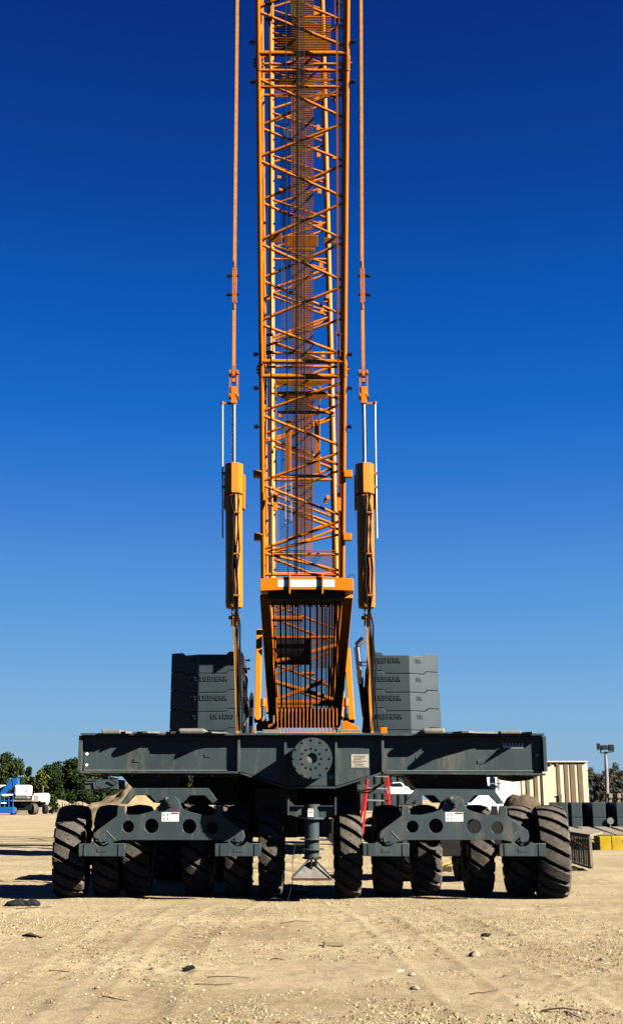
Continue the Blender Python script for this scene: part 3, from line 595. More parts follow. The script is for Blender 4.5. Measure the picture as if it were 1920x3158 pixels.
for side in (-1, 1):                         # thin inner pendant bars
    xx = (lambda row: 832 + 3.5*row/1100) if side < 0 else (lambda row: 1038 + 4.5*row/1100)
    def IP(row, dY=-0.18): f = fD(row); p = seg(DM.A, DM.B, f); return P(xx(row), row, p.y + dY)
    m = MB(); m.beam(IP(1030), IP(60), 0.055, 0.05, (0,1,0)); m.beam(IP(40), IP(-120), 0.055, 0.05, (0,1,0)); m.beam(IP(1500), IP(1095), 0.055, 0.05, (0,1,0)); m.beam(IP(1775), IP(1520), 0.05, 0.05, (0,1,0)); pb = m.build('pendant_bar', M['orange'], mast)
    for r0, r1 in ((1025, 1100), (-20, 75), (1495, 1545)):
        m = MB()
        for dx in (-0.06, 0.06): m.beam(IP(r1) + Vector((dx,0,0)), IP(r0) + Vector((dx,0,0)), 0.03, 0.1, (0,1,0))
        m.build('bar_link', M['orange_old'], mast, 0.004)
    for r_ in (1033, 1085, 12, 60):
        a = IP(r_); m = MB(); m.tube([a - Vector((0.05+0.1*(side<0),0,0)), a + Vector((0.05+0.1*(side>0),0,0))], 0.045, 10); m.build('link_pin', M['dark'], mast)
    m = MB(); a = P(848 if side < 0 else 1044, 1548, seg(DM.A, DM.B, fD(1548)).y - 0.25); m.box(a - Vector((0.07, 0.05, 0.32)), a + Vector((0.07, 0.05, 0.32))); m.build('guard_box', M['orange'], mast, 0.01)
# catwalk of wire mesh on the rear face
def meshpanel(name, lat, r0, r1, xa, xb, dn, sx, sz, rad, parent, mt, sides=None):
    m = MB(); fa, fb = f_of(lat, r0), f_of(lat, r1); Lm = (seg(lat.A, lat.B, fb) - seg(lat.A, lat.B, fa)).length; n = max(2, int(Lm / sz))
    for i in range(n+1):
        c = seg(lat.A, lat.B, fa + (fb-fa)*i/n) + lat.n*dn; m.beam(c + lat.x*xa, c + lat.x*xb, rad, rad)
    k = max(2, int((xb-xa)/sx))
    for j in range(k+1):
        o = lat.x*(xa + (xb-xa)*j/k) + lat.n*dn; m.beam(seg(lat.A, lat.B, fa) + o, seg(lat.A, lat.B, fb) + o, rad, rad, (0,1,0))
    return m.build(name, mt, parent)
meshpanel('catwalk_mesh', DM, 1715, 200, -0.40, 0.34, 2.42, 0.05, 0.06, 0.024, mast, M['mesh'])
meshpanel('catwalk_mesh', DM, 200, -110, -0.40, 0.34, 2.42, 0.05, 0.06, 0.024, mast, M['mesh'])
meshpanel('guard_mesh', DM, 168, 46, -0.86, 0.86, 0.35, 0.07, 0.07, 0.028, mast, M['orange_old'])
meshpanel('guard_mesh', DM, 292, 205, -0.86, 0.86, 0.5, 0.07, 0.07, 0.024, mast, M['orange_old'])
meshpanel('guard_mesh', DM, 1275, 1212, -0.62, 0.42, 0.3, 0.06, 0.06, 0.018, mast, M['orange_old'])
meshpanel('guard_mesh', DM, 1770, 1705, -1.15, 1.15, 0.3, 0.07, 0.07, 0.014, mast, M['mesh'])
for r0, r1, x0, x1, dn in ((150, 96, -0.82, 0.82, 1.3), (262, 225, -0.8, 0.3, 1.6), (765, 728, -0.62, 0.5, 1.9), (752, 722, -1.1, -0.72, 1.9), (755, 735, 0.7, 1.1, 1.9), (1240, 1222, -0.75, 0.85, 0.8), (1190, 1178, -0.9, 0.9, 0.5), (1208, 1198, -0.95, 0.7, 1.5), (1172, 1166, -1.0, 1.0, 0.2), (1232, 1226, -1.1, -0.5, 1.2), (1250, 1205, 0.5, 0.62, 1.0), (1330, 1195, -0.98, -0.92, 1.1), (1420, 1205, 0.52, 0.58, 0.9), (1700, 1300, 0.30, 0.34, 1.2), (1690, 1240, -0.97, -0.93, 1.3), (780, 770, -0.5, 0.4, 2.1)):
    fa, fb = fD(r0), fD(r1); ca, cb = seg(DM.A, DM.B, fa) + DM.n*dn, seg(DM.A, DM.B, fb) + DM.n*dn; m = MB(); xm = (x0+x1)/2
    m.beam(ca + DM.x*xm, cb + DM.x*xm, x1-x0, 0.05, (0, 1, 0)); m.build('platform_plate', M['orange_old'], mast, 0.01)
for row in (1275, 1472, 1215):
    f = fD(row); c = seg(DM.A, DM.B, f) + DM.n*0.2; m = MB(); m.beam(c - DM.x*0.85, c + DM.x*0.80, 0.05, 0.09); m.build('step_bar', M['orange_old'], mast)
for x0, x1 in ((880, 897), (968, 988)):
    a, b_ = P((x0+x1)/2, 1458, 38.2), P((x0+x1)/2, 1296, 37.5); m = MB(); m.beam(a, b_, 0.19, 0.2, (0,1,0)); m.build('boom_stop', M['orange'], mast, 0.01)
for k, (x0, x1, r) in enumerate(((880, 888, 0.017), (915, 911, 0.022), (921, 916, 0.024), (928, 929, 0.013), (936, 939, 0.018), (903, 906, 0.009))):
    pts = [P(x0 + (x1-x0)*(row+100)/1880, row, seg(DM.A, DM.B, fD(row)).y - 0.35) for row in (-110, 500, 1100, 1770)]; m = MB(); m.tube(pts, r*1.1, 6); m.build('hoist_rope', M['rope'], mast)
random.seed(9)
for k in range(9):
    x0 = 866 + k*3.4; m = MB(); pts = [P(x0 + 2*math.sin(row*0.01+k), row, seg(DM.A, DM.B, fD(row)).y + 2.2) for row in (380, 700, 1000, 1400, 1720)]; m.tube(pts, 0.009, 5); m.build('control_cable', M['rope_pale'] if k % 2 else M['rope'], mast)
lad = MB(); yl = 39.5
for x in (880, 898): lad.tube([P(x, 1615, yl), P(x, 1490, yl)], 0.016, 6)
for r_ in range(1495, 1615, 13): lad.tube([P(880, r_, yl), P(898, r_, yl)], 0.012, 6)
lad.build('mast_ladder', M['alu'], mast)
random.seed(21)
for k in range(20):                          # small lugs and clips on lacing
    row = random.uniform(230, 1700); side = random.choice((-1, 1)); p = DM.pt(fD(row), side*random.uniform(0.55, 0.9), 1); m = MB(); m.box(p - Vector((0.06, 0.05, 0.08)), p + Vector((0.06, 0.05, 0.08))); m.build('clip_plate', M['orange'], mast, 0.006)
# upper mast beyond the picture, tapering to its head
d = (DM.B - DM.A); fh = 1.95; m = MB()
for side in (-1, 1):
    for back in (0, 1): m.tube([DM.pt(f1, side, back), DM.pt(1.75, side, back), DM.pt(fh, side, back, 0.75)], CR, 8)
for i in range(10):
    fa, fb = f1 + (1.75-f1)*i/10, f1 + (1.75-f1)*(i+1)/10; s_ = 1 if i % 2 else -1
    for bk in (0, 1): m.tube([DM.pt(fa, s_, bk), DM.pt(fb, -s_, bk)], 0.05, 6)
a = DM.pt(fh, -1, 0, 0.75); b_ = DM.pt(fh, 1, 0, 0.75); m.beam(a - DM.x*0.6, b_ + DM.x*0.6, 0.4, 0.6); m.build('mast_head', M['orange'], mast, 0, True)
# main boom
A2, B2 = P(937, 1780, 45.0), P(913.5, 0, 49.2)
BM = Lattice(A2, B2, 1.30, 2.3, (1, 0.0, 0), mk_ndir(A2, B2)); fB = lambda row: f_of(BM, row)
m = MB(); g0, g1 = fB(2215), fB(-120)
for side in (-1, 1):
    for back in (0, 1): m.tube([BM.pt(g0, side, back, 0.9), BM.pt(fB(2080), side, back), BM.pt(g1, side, back)], 0.105, 12)
boom = m.build('main_boom', M['orange'], crane, 0, True)
row, s_ = 2190, 1; nb = 0
fa = fB(2190); step = 1.25/(BM.B-BM.A).length
while fa < g1 and nb < 34:
    fb = fa + step
    bar(BM, boom, fa + 0.003, s_, 0, fb - 0.003, -s_, 0, 0.055); bar(BM, boom, fa + 0.003, -s_, 1, fb - 0.003, s_, 1, 0.05)
    bar(BM, boom, fa, s_, 0, fb, s_, 1, 0.045); fa = fb; s_ = -s_; nb += 1
for row in (120, 800, 1130, 1480, 1770): f = fB(row); bar(BM, boom, f, -1, 0, f, 1, 0, 0.06, 'cross_member')
meshpanel('catwalk_mesh', BM, 1715, -110, -0.28, 0.36, 0.08, 0.08, 0.09, 0.024, boom, M['mesh'])
random.seed(31)
for row in (395, 478, 590, 692, 820, 960, 1095, 40, 300): p = BM.pt(fB(row), 0.72, 0); m = MB(); m.box(p - Vector((0.08, 0.06, 0.14)), p + Vector((0.08, 0.06, 0.14))); m.build('clip_plate', M['orange'], boom, 0.01)
m = MB()
for side in (-1, 1):
    for back in (0, 1): m.tube([BM.pt(g1, side, back), BM.pt(1.8, side, back)], 0.105, 8)
for i in range(14):
    fa, fb = g1 + (1.8-g1)*i/14, g1 + (1.8-g1)*(i+1)/14; s_ = 1 if i % 2 else -1
    for bk in (0, 1): m.tube([BM.pt(fa, s_, bk), BM.pt(fb, -s_, bk)], 0.055, 6)
m.build('upper_boom', M['orange'], boom, 0, True)

# rear gantry frame leaning towards the wagon
YT, YB = 32.0, 36.8
m = MB(); Hd = poly([(802, 1784), (893, 1778), (994, 1778), (1089, 1784), (1090, 1822), (994, 1818), (893, 1818), (802, 1822)], YT)
m.prism(Hd[::-1], YT, YT+0.85); hd = m.build('gantry_header', M['orange'], crane, 0.012)
s = sticker(857, 1031, 1788, 1809, YT, M['white'], 'blank_sign', hd, 0.006)
for x in (893, 994):
    a, c = P(x-2.2, 1832, YT), P(x+2.2, 1768, YT); m = MB(); m.box((a.x, YT-0.09, a.z), (c.x, YT+0.46, c.z)); m.build('header_rib', M['orange'], hd, 0.004)
a, c = P(812, 1786, YT), P(825, 1778, YT); m = MB(); m.box((a.x, YT+0.02, a.z), (c.x, YT+0.3, c.z)); m.build('header_block', M['grey_light'], hd, 0.01)
m = MB(); m.tube([P(1070, 1786, YT+.1), P(1076, 1776, YT+.1), P(1086, 1771, YT+.1), P(1092, 1776, YT+.1), P(1088, 1784, YT+.1)], 0.012, 6); m.build('cable_loop', M['hose'], hd)
for (xt, xb) in ((816, 843), (1073, 1036)):
    a, b_ = P(xt, 1838, YT+0.3), P(xb, 2235, YB); m = MB(); m.beam(b_, a, 0.27, 0.14, (0, 0, 1)); m.build('gantry_leg', M['orange'], crane, 0.015)
m = MB(); a, c = P(826, 1850, YT+0.35), P(1064, 1822, YT+0.35); m.box((a.x, YT+0.2, a.z), (c.x, YT+1.3, c.z-0.06)); m.build('sheave_housing', M['dark'], hd, 0.01)
for k in range(18):
    x = 838 + k*12.4; m = MB(); a = P(x, 1845, YT+0.9); m.disc(a, (1,0,0), 0.26, 0.04, 20); m.build('header_sheave', M['dark'], hd)
for k in range(38):
    xt = 845 + k*5.4; xb = 851 + k*5.1; j = ((k*37) % 7 - 3)*0.5
    a, b_ = P(xt + j, 1848, YT+0.75), P(xb + j*0.5, 2215, YB-0.9); m = MB(); m.tube([a, b_], 0.0185 if k % 3 else 0.025, 6); m.build('reeving_rope', M['rope'], crane)
for k in range(17):
    x = 856 + k*11.4; a, c = P(x-1.5, 2262, 33.2), P(x+1.5, 2184, 33.2); m = MB(); m.box((a.x, 33.2, a.z), (c.x, 33.9, c.z)); m.build('sheave_cheek', M['orange_old'], crane, 0.006)
m = MB(); a, c = P(845, 2230, YB+0.1), P(1045, 2200, YB+0.1); m.tube([(a.x, YB+0.1, (a.z+c.z)/2), (c.x, YB+0.1, (a.z+c.z)/2)], 0.3, 24); m.build('base_sheave_block', M['dark'], crane, 0, True)
for y, x0, x1, r, Yd in ((1908, 838, 932, 0.09, 38), (1966, 836, 1030, 0.06, 38.3), (2078, 930, 968, 0.06, 38.8), (2168, 850, 1030, 0.10, 38.2), (2180, 852, 965, 0.07, 37.8)):
    m = MB(); m.tube([P(x0, y, Yd), P(x1, y, Yd)], r, 12); m.build('cross_tube', M['orange'], crane, 0, True)
for x0, y0, x1, y1 in ((838, 2100, 990, 2145), (845, 2160, 1000, 2100), (990, 2145, 1035, 2162), (850, 2040, 1035, 1990)):
    m = MB(); m.tube([P(x0, y0, 38.6), P(x1, y1, 39.0)], 0.075, 12); m.build('diagonal_strut', M['orange'], crane, 0, True)
a, c = P(850, 2035, 39), P(958, 1975, 39); m = MB(); m.tube([(a.x, 39, (a.z+c.z)/2), (c.x, 39, (a.z+c.z)/2)], 0.5, 28); m.disc((a.x, 39, (a.z+c.z)/2), (1,0,0), 0.62, 0.05, 28); m.disc((c.x, 39, (a.z+c.z)/2), (1,0,0), 0.62, 0.05, 28); m.build('winch_drum', M['dark'], crane, 0, True)
meshpanel('guard_mesh', DM, 1965, 1845, -1.1, 0.1, -0.3, 0.06, 0.06, 0.016, crane, M['mesh'])
meshpanel('guard_mesh', DM, 2050, 1860, 0.35, 1.1, -0.3, 0.06, 0.06, 0.016, crane, M['mesh'])
for (x, y0, y1) in ((837, 1935, 1965), (838, 1975, 2000), (840, 2012, 2040)):
    a, c = P(x, y1, 37.8), P(x+14, y0, 37.8); m = MB(); m.box((a.x, 37.8, a.z), (c.x, 38.1, c.z)); m.build('step_plate', M['orange'], crane, 0.01)
# outer struts, small cylinders, feet
for pts, w, nm in (((800, 1945, 793, 2225), 0.20, 'backstop_strut'), ((1070, 2005, 1084, 2225), 0.20, 'backstop_strut'), ((822, 1960, 826, 2200), 0.12, 'backstop_strut'), ((1058, 2040, 1050, 2215), 0.16, 'backstop_strut')):
    a, b_ = P(pts[0], pts[1], 38.5), P(pts[2], pts[3], 37.2); m = MB(); m.beam(b_, a, w, w*1.2, (0,1,0)); m.build(nm, M['orange'], crane, 0.02)
for x, y0, y1 in ((811, 2180, 2214), (1067, 2178, 2214)):
    m = MB(); m.tube([P(x, y1, 36.9), P(x, y0, 36.9)], 0.07, 16); m.build('piston_rod', M['chrome'], crane, 0, True)
    m = MB(); m.tube([P(x, y1+14, 36.9), P(x, y1, 36.9)], 0.10, 16); m.build('ram_base', M['orange_old'], crane, 0, True); m = MB(); m.tube([P(x, y0, 36.9), P(x+1, y0-24, 36.95)], 0.09, 16); m.build('ram_body', M['orange_old'], crane, 0, True)
m = MB(); m.prism(poly([(1052, 2262), (1054, 2226), (1066, 2222), (1106, 2242), (1106, 2262)], 33.1), 33.1, 33.5); m.build('pivot_foot', M['orange'], crane, 0.01)
m = MB(); m.prism(poly([(788, 2252), (790, 2236), (800, 2224), (842, 2222), (845, 2252)], 36.6), 36.6, 37.1); m.build('pivot_foot', M['orange_old'], crane, 0.01)
a, b_ = P(841, 2238, 36.3), P(846, 2196, 36.3); m = MB(); m.box((a.x, 36.3, a.z), (b_.x, 36.5, b_.z)); m.build('small_cabinet', M['grey_light'], crane, 0.01)
m = MB(); m.box((-1.7, 33.0, 2.6), (1.55, 35.24, 3.40)); m.build('deck_nose', M['dark'], crane, 0.02)
m = MB(); m.box((-2.2, 35.25, 2.5), (1.75, 47, 3.62)); m.build('superstructure', M['dark'], crane, 0.02)
m = MB(); m.box((-4.4, 35.0, 2.55), (-1.9, 37.2, 3.15)); m.build('counterweight_tray', M['dark'], crane, 0.02)
m = MB(); m.box((1.7, 35.0, 2.55), (4.15, 37.2, 3.15)); m.build('counterweight_tray', M['dark'], crane, 0.02)
m = MB(); m.box((-1.6, 36.5, 1.1), (1.5, 44.5, 1.9)); m.tube([(0, 40, 1.9), (0, 40, 2.5)], 1.3, 32); m.build('car_body', M['dark'], crane, 0.02)
for X in (-3.6, 3.35):
    m = MB(); n = 40; Lh, rr_ = 4.3, 0.62; vs = []
    prof = [(Lh + rr_*math.cos(a), rr_*math.sin(a)) for a in [math.pi*(k/12) - math.pi/2 for k in range(13)]] + [(-Lh + rr_*math.cos(a), rr_*math.sin(a)) for a in [math.pi*(k/12) + math.pi/2 for k in range(13)]]
    k = len(prof); vs = [(X-0.6, 40.5+p, 0.66+q) for p, q in prof] + [(X+0.6, 40.5+p, 0.66+q) for p, q in prof]
    m.add(vs, [(i, (i+1) % k, (i+1) % k + k, i+k) for i in range(k)] + [tuple(range(k)), tuple(range(2*k-1, k-1, -1))])
    tr = m.build('crawler_track', M['dark'], crane)
    m = MB()
    for i in range(46):
        t_ = i/46*(4*Lh + 2*math.pi*rr_); 
        if t_ < 2*Lh: c, nn = (-Lh+t_, rr_), (0, 1)
        elif t_ < 2*Lh+math.pi*rr_: a = math.pi/2-(t_-2*Lh)/rr_; c, nn = (Lh+rr_*math.cos(a), rr_*math.sin(a)), (math.cos(a), math.sin(a))
        elif t_ < 4*Lh+math.pi*rr_: c, nn = (Lh-(t_-2*Lh-math.pi*rr_), -rr_), (0, -1)
        else: a = -math.pi/2-(t_-4*Lh-math.pi*rr_)/rr_; c, nn = (-Lh+rr_*math.cos(a), rr_*math.sin(a)), (math.cos(a), math.sin(a))
        p = Vector((X, 40.5+c[0], 0.66+c[1])); nv = Vector((0, nn[0], nn[1])); m.beam(p - Vector((0.68,0,0)) + nv*0.02, p + Vector((0.68,0,0)) + nv*0.02, 0.07, 0.07, nv)
    m.build('track_shoes', M['dark'], tr)
# exhaust pipe, posts, loose hoses at the deck
m = MB(); YE = 36; m.tube([P(1112, 2110, YE), P(1100, 1997, YE), P(1101, 1990, YE), P(1120, 1970, YE)], 0.105, 18); m.build('exhaust_pipe', M['chrome'], crane, 0, True)
m = MB(); m.tube([P(1124, 2210, YE), P(1112, 2110, YE)], 0.08, 14); m.beam(P(1097, 2042, YE-.1), P(1128, 2042, YE-.1), 0.05, 0.04); m.beam(P(1107, 2048, YE-.1), P(1128, 2055, YE-.1), 0.03, 0.03); m.build('exhaust_bracket', M['dark'], crane, 0, True)
m = MB(); m.prism(poly([(765, 2262), (769, 2150), (774, 2133), (779, 2136), (782, 2150), (778, 2262)], 35.8), 35.8, 36.0); m.build('upright_post', M['dark'], crane, 0.02)
for y in (2038, 2064): m = MB(); m.tube([P(735, y, 35.6), P(769, y-2, 35.6)], 0.03, 8); m.disc(P(769, y-2, 35.6), (1,0,0), 0.05, 0.03, 10); m.build('handle_bar', M['dark'], crane)
random.seed(4)
for base, rowtop in ((742, 2030), (752, 2060), (735, 1980), (747, 2100), (757, 2140), (1140, 2040), (1150, 1995), (1130, 2080), (1122, 2120), (1157, 2060)):
    pts = []
    for i in range(6):
        y = rowtop + (2262-rowtop)*i/5; pts.append(P(base + random.uniform(-5, 5) + (6*math.sin(i)), y, 34.4 + random.uniform(-0.2, 0.2)))
    m = MB(); m.tube(pts, random.choice((0.025, 0.035, 0.045)), 7); m.build('cable_bundle', M['hose'], crane, 0, True)
m = MB(); m.prism(poly([(738, 2262), (742, 2030), (752, 2036), (760, 2060), (760, 2262)], 35.2), 35.3, 35.8); m.build('hose_rack', M['dark'], crane, 0.02)
m = MB(); m.prism(poly([(1118, 2262), (1128, 2060), (1140, 2040), (1142, 2262)], 35.2), 35.3, 35.8); m.build('hose_rack', M['dark'], crane, 0.02)

# ================================================================ COUNTERWEIGHT SLABS
YS = 33.6
def slab(side, row_top, row_bot, xs_, label, txt, small=None, side_txt='10t'):
    """xs_: pixel x of inner edge, corner, outer edge"""
    xi, xc, xo = [P(x, 2140, YS).x for x in xs_]
    zt0, zb0 = P(960, row_top, YS).z, P(960, row_bot, YS).z + 0.015
    W_ = abs(xo - xi); dep = abs(xo-xc)*0.62
    # plan path from inner to outer: (x, y, drop)
    dr = 0.085; path = []
    fr = [(0.0, 0), (0.30, 0), (0.37, -dr), (1.0, -dr)]
    for t_, z in fr: path.append((xi + (xc-xi)*t_, YS, z))
    for t_, z in [(0.48, -dr), (0.60, 0), (1.0, 0)]: path.append((xc + (xo-xc)*t_, YS + dep*t_, z))
    yb = YS + 2.0; n = len(path); m = MB(); vs = []
    for x, y, z in path: vs += [(x, y, zt0+z), (x, y, zb0+z), (x, yb, zt0+z), (x, yb, zb0+z)]
    fs = []
    for i in range(n-1):
        a, c = 4*i, 4*i+4; fs += [(a+1, c+1, c, a), (a, c, c+2, a+2), (a+3, c+3, c+1, a+1), (a+2, c+2, c+3, a+3)]
    fs += [(0, 2, 3, 1), (4*n-3, 4*n-1, 4*n-2, 4*n-4)]
    if side < 0: fs = [f[::-1] for f in fs]
    m.add(vs, fs); root = m.build('counterweight_slab', M['cw'], None, 0.014, loc=((xi+xc)/2, YS+1, zb0))
    tag(root, label, 'counterweight', 'stacked counterweight slabs on the crane')
    zt1 = zt0 - 0.30; lx = Vector((xc-xi, 0, 0)); ang = Vector((xo-xc, dep, 0)).normalized()
    if txt:
        if side > 0: text('raised_lettering', txt, 0.205, M['cw'], root, (xc-1.02, YS-0.008, zt1), (1,0,0), 0.012, 0.88)
        elif txt.startswith('LR'): text('raised_lettering', txt, 0.19, M['cw'], root, (xc+0.38, YS-0.008, zt1+0.02), (1,0,0), 0.012, 0.9)
        else: text('raised_lettering', txt, 0.205, M['cw'], root, (xc+0.04, YS-0.008, zt1), (1,0,0), 0.012, 0.92)
    if side_txt:
        d_ = ang if side > 0 else Vector((-ang.x, -ang.y, 0)); st = (Vector((xc, YS, zt1)) + ang*0.20) if side > 0 else (Vector((xc, YS, zt1)) + ang*0.32)
        nrm = d_.cross(Vector((0,0,1))); text('raised_weight_mark', side_txt, 0.19, M['cw'], root, st + nrm*0.008, d_, 0.012, 0.9)
    return root
rowsR = [2012, 2069, 2127, 2184, 2243, 2300]
xsR = [(1140, 1263, 1357), (1141, 1263.5, 1358), (1142, 1264, 1361), (1143, 1265, 1363), (1144, 1266, 1364)]
ordn = ['topmost grey counterweight slab of the stack behind the exhaust pipe', 'second grey counterweight slab from the top beside the exhaust pipe', 'third grey counterweight slab from the top beside the exhaust pipe', 'fourth grey counterweight slab down beside the exhaust pipe', 'lowest half hidden counterweight slab beside the exhaust pipe']
for i in range(5): slab(1, rowsR[i], rowsR[i+1], xsR[i], ordn[i], 'LIEBHERR' if i < 4 else '', side_txt='10t' if i < 4 else None)
rowsL = [2009, 2068, 2127, 2186, 2246, 2302]
ordn = ['topmost shaded counterweight slab of the stack by the dark upright post', 'second counterweight slab from the top beside the dark upright post', 'third counterweight slab from the top beside the dark upright post', 'counterweight slab lettered LR 11350 beside the dark upright post', 'lowest half hidden counterweight slab beside the dark upright post']
for i in range(5): slab(-1, rowsL[i], rowsL[i+1], (744, 612, 519), ordn[i], ('LIEBHERR', 'LIEBHERR', 'LIEBHERR', 'LR 11350', '')[i], side_txt='10t' if i < 4 else None)
# lifting lugs on the tops
# ================================================================ BACKGROUND
def bx(m, x0, x1, y0, y1, Y, dep, mi=0):
    a, c = P(x0, y1, Y), P(x1, y0, Y); m.box((a.x, Y, a.z), (c.x, Y+dep, c.z), mi); return m
# step ladder
t = thing('step_ladder', 'red step ladder with pale treads standing behind the wagon', 'ladder', P(1150, 2600, 27))
m = MB()
for pts in (((1134, 2402), (1112, 2570)), ):
    m.beam(P(1134, 2398, 27.2), P(1118, 2572, 26.9), 0.05, 0.08, (0,1,0))
m.build('side_rail', M['red'], t); m = MB(); m.beam(P(1126, 2428, 27.9), P(1102, 2592, 28.2), 0.05, 0.06, (0,1,0)); m.build('rear_leg', M['red'], t)
m = MB(); m.beam(P(1196, 2392, 27.2), P(1209, 2592, 26.9), 0.05, 0.08, (0,1,0)); m.build('side_rail', M['red'], t); m = MB(); m.beam(P(1190, 2392, 27.9), P(1195, 2592, 28.2), 0.05, 0.06, (0,1,0)); m.build('rear_leg', M['red'], t)
for y in (2392, 2430, 2467, 2505, 2545): m = MB(); m.beam(P(1134-(y-2392)*0.09, y, 27.15), P(1197+(y-2392)*0.06, y+3, 27.15), 0.09, 0.03); m.build('tread', M['alu'], t)
for i in range(2): pass
# pickup behind
t = thing('pickup_truck', 'white pickup truck glimpsed behind the red step ladder', 'truck', P(1185, 2520, 48))
m = MB(); q = poly([(1188, 2450), (1190, 2427), (1203, 2424), (1210, 2413), (1236, 2412), (1250, 2426), (1275, 2430), (1275, 2450)], 48); m.prism(q, 48, 49.8); bd = m.build('truck_body', M['white'], t, 0.05)
m = MB(); m.prism(poly([(1208, 2424), (1213, 2415), (1234, 2414), (1244, 2424)], 47.98), 47.97, 47.995); m.build('side_window', M['glass'], t)
for x in (1205, 1258):
    a = P(x, 2500, 48); m = MB(); m.disc((a.x, 48.1, 0.42), (0,1,0), 0.42, 0.3, 24); m.build('wheel', M['rubber'], t)
t = thing('site_container', 'dark grey site container far behind the red step ladder', 'container', P(1150, 2500, 75))
m = MB(); bx(m, 1000, 1300, 2384, 2500, 75, 3); m.build('container_shell', M['grey'], t, 0.03)
for k in range(12): m = MB(); bx(m, 1012+k*24, 1015+k*24, 2388, 2496, 74.94, 0.05); m.build('shell_rib', M['dark'], t)
# container-like long grey flatbed behind
t = thing('flatbed_trailer', 'grey flatbed trailer deck behind the wagon wheels', 'trailer', P(1090, 2500, 46))
m = MB(); bx(m, 1020, 1180, 2420, 2447, 45, 2.2); m.build('trailer_deck', M['grey'], t, 0.02)
for x in (1050, 1075, 1110): m = MB(); bx(m, x, x+3, 2405, 2420, 45, 0.1); m.build('deck_stake', M['dark'], t)
for x in (1040, 1150): a = P(x, 2500, 45); m = MB(); m.disc((a.x, 45.4, 0.5), (0,1,0), 0.5, 0.5, 24); m.build('wheel', M['rubber'], t)
# white tank behind right bogie
t = thing('white_container', 'white box container standing in front of the tan ribbed building', 'container', P(1570, 2500, 62))
m = MB(); bx(m, 1440, 1601, 2398, 2500, 62, 3); m.build('container_shell', M['white'], t, 0.03)
m = MB(); bx(m, 1533, 1538, 2385, 2436, 61.8, 0.1); bx(m, 1510, 1548, 2415, 2418, 61.8, 0.1); m.build('ladder_frame', M['pole'], t)
# tan building
t = thing('concrete_building', 'tan ribbed concrete building beside the floodlight pole', 'building', P(1740, 2500, 112))
m = MB(); bx(m, 1676, 1808, 2351, 2520, 112, 8); m.build('front_block', M['tan'], t, 0.05)
m = MB(); bx(m, 1570, 1674, 2354, 2520, 112.12, 6.5); m.build('side_block', M['tan'], t, 0.05)
m = MB(); bx(m, 1674, 1810, 2347, 2351, 111.8, 8.4); m.build('roof_edge', M['tan'], t, 0.03)
for x, w in ((1746, 2.5), (1764, 6), (1788, 5), (1722, 1.5)): m = MB(); bx(m, x, x+w, 2354, 2520, 111.95, 0.3); m.build('wall_joint', M['tan_dark'], t)
for x in (1602, 1626, 1651, 1672): m = MB(); bx(m, x, x+3.5, 2358, 2520, 112.06, 0.3); m.build('wall_joint', M['tan_dark'], t)
for x in (1700, 1720): m = MB(); bx(m, x-7, x-2, 2353, 2361, 111.9, 0.3); m.build('weep_stain', M['tan_dark'], t)
m = MB(); m.tube([P(1729, 2475, 111.8), P(1729, 2450, 111.8), P(1722, 2448, 111.8)], 0.05, 6); m.build('wall_pipe', M['tan_dark'], t)
# floodlight mast
t = thing('floodlight_pole', 'grey floodlight pole with three lamp heads beside tan building', 'light pole', P(1869, 2490, 120))
m = MB(); m.tube([P(1870, 2500, 120), P(1869, 2400, 120), P(1865, 2318, 120)], [0.22, 0.2, 0.12], 10); m.build('pole', M['pole'], t, 0, True)
m = MB(); m.beam(P(1850, 2322, 120), P(1872, 2322, 120), 0.1, 0.1); m.beam(P(1852, 2312, 120), P(1892, 2308, 120), 0.12, 0.1); m.beam(P(1850, 2322, 120), P(1850, 2308, 120), 0.1, 0.1); m.beam(P(1870, 2320, 120), P(1892, 2318, 120), 0.1, 0.1); m.build('lamp_bracket', M['lamp'], t)
for x0, x1, y0, y1 in ((1843, 1849, 2292, 2312), (1853, 1872, 2298, 2311), (1877, 1892, 2296, 2315)): m = MB(); bx(m, x0, x1, y0, y1, 119.6, 0.7); m.build('lamp_head', M['lamp'], t, 0.05)
# mound in front of building
def heap(name, cx, Y, hw, hd, h, mt, label, cat, seed, skew=0.0, pw=1.2, nz=1.0):
    n = 56; m = MB(); vs = []
    r_ = np.random.default_rng(seed)
    gx, gy = np.meshgrid(np.linspace(-1, 1, n), np.linspace(-1, 1, n)); rr = np.sqrt(gx**2 + gy**2)
    z = h*np.clip(1 - rr**pw, 0, 1); z = z*(1 + nz*(0.35*vnoise(gx*3+seed, gy*3, 1, seed) + 0.18*vnoise(gx, gy, 7, seed+1))) + (z > 0)*0.05*nz*h*vnoise(gx, gy, 16, seed+2)
    X_ = cx + gx*hw + skew*z; Yv = Y + gy*hd
    vs = np.stack([X_.ravel(), Yv.ravel(), np.where(rr.ravel() < 1, np.maximum(z.ravel(), -0.05), -0.15)], 1)
    m.add(vs.tolist(), [(j*n+i, j*n+i+1, (j+1)*n+i+1, (j+1)*n+i) for j in range(n-1) for i in range(n-1)])
    o = m.build(name, mt, None, 0, True, loc=(cx, Y, 0)); return tag(o, label, cat)
gx_ = lambda x, Y: (x-960)*Y/3644
heap('dirt_mound', gx_(1608, 58), 58, 1.25, 0.9, 1.85, M['mud'], 'brown flat topped earth mound in front of white container', 'dirt mound', 5, pw=4.5, nz=0.25)
heap('sand_pile', gx_(400, 85), 85, 4.7, 4.5, 2.75, M['sand'], 'smooth sandy stockpile seen behind the wheels of the wagon', 'sand pile', 8, pw=1.15)
heap('rubble_pile', gx_(140, 150), 152, 5.0, 3.0, 2.1, M['rubble'], 'pale rubble heap behind the small white machine', 'rubble pile', 12)
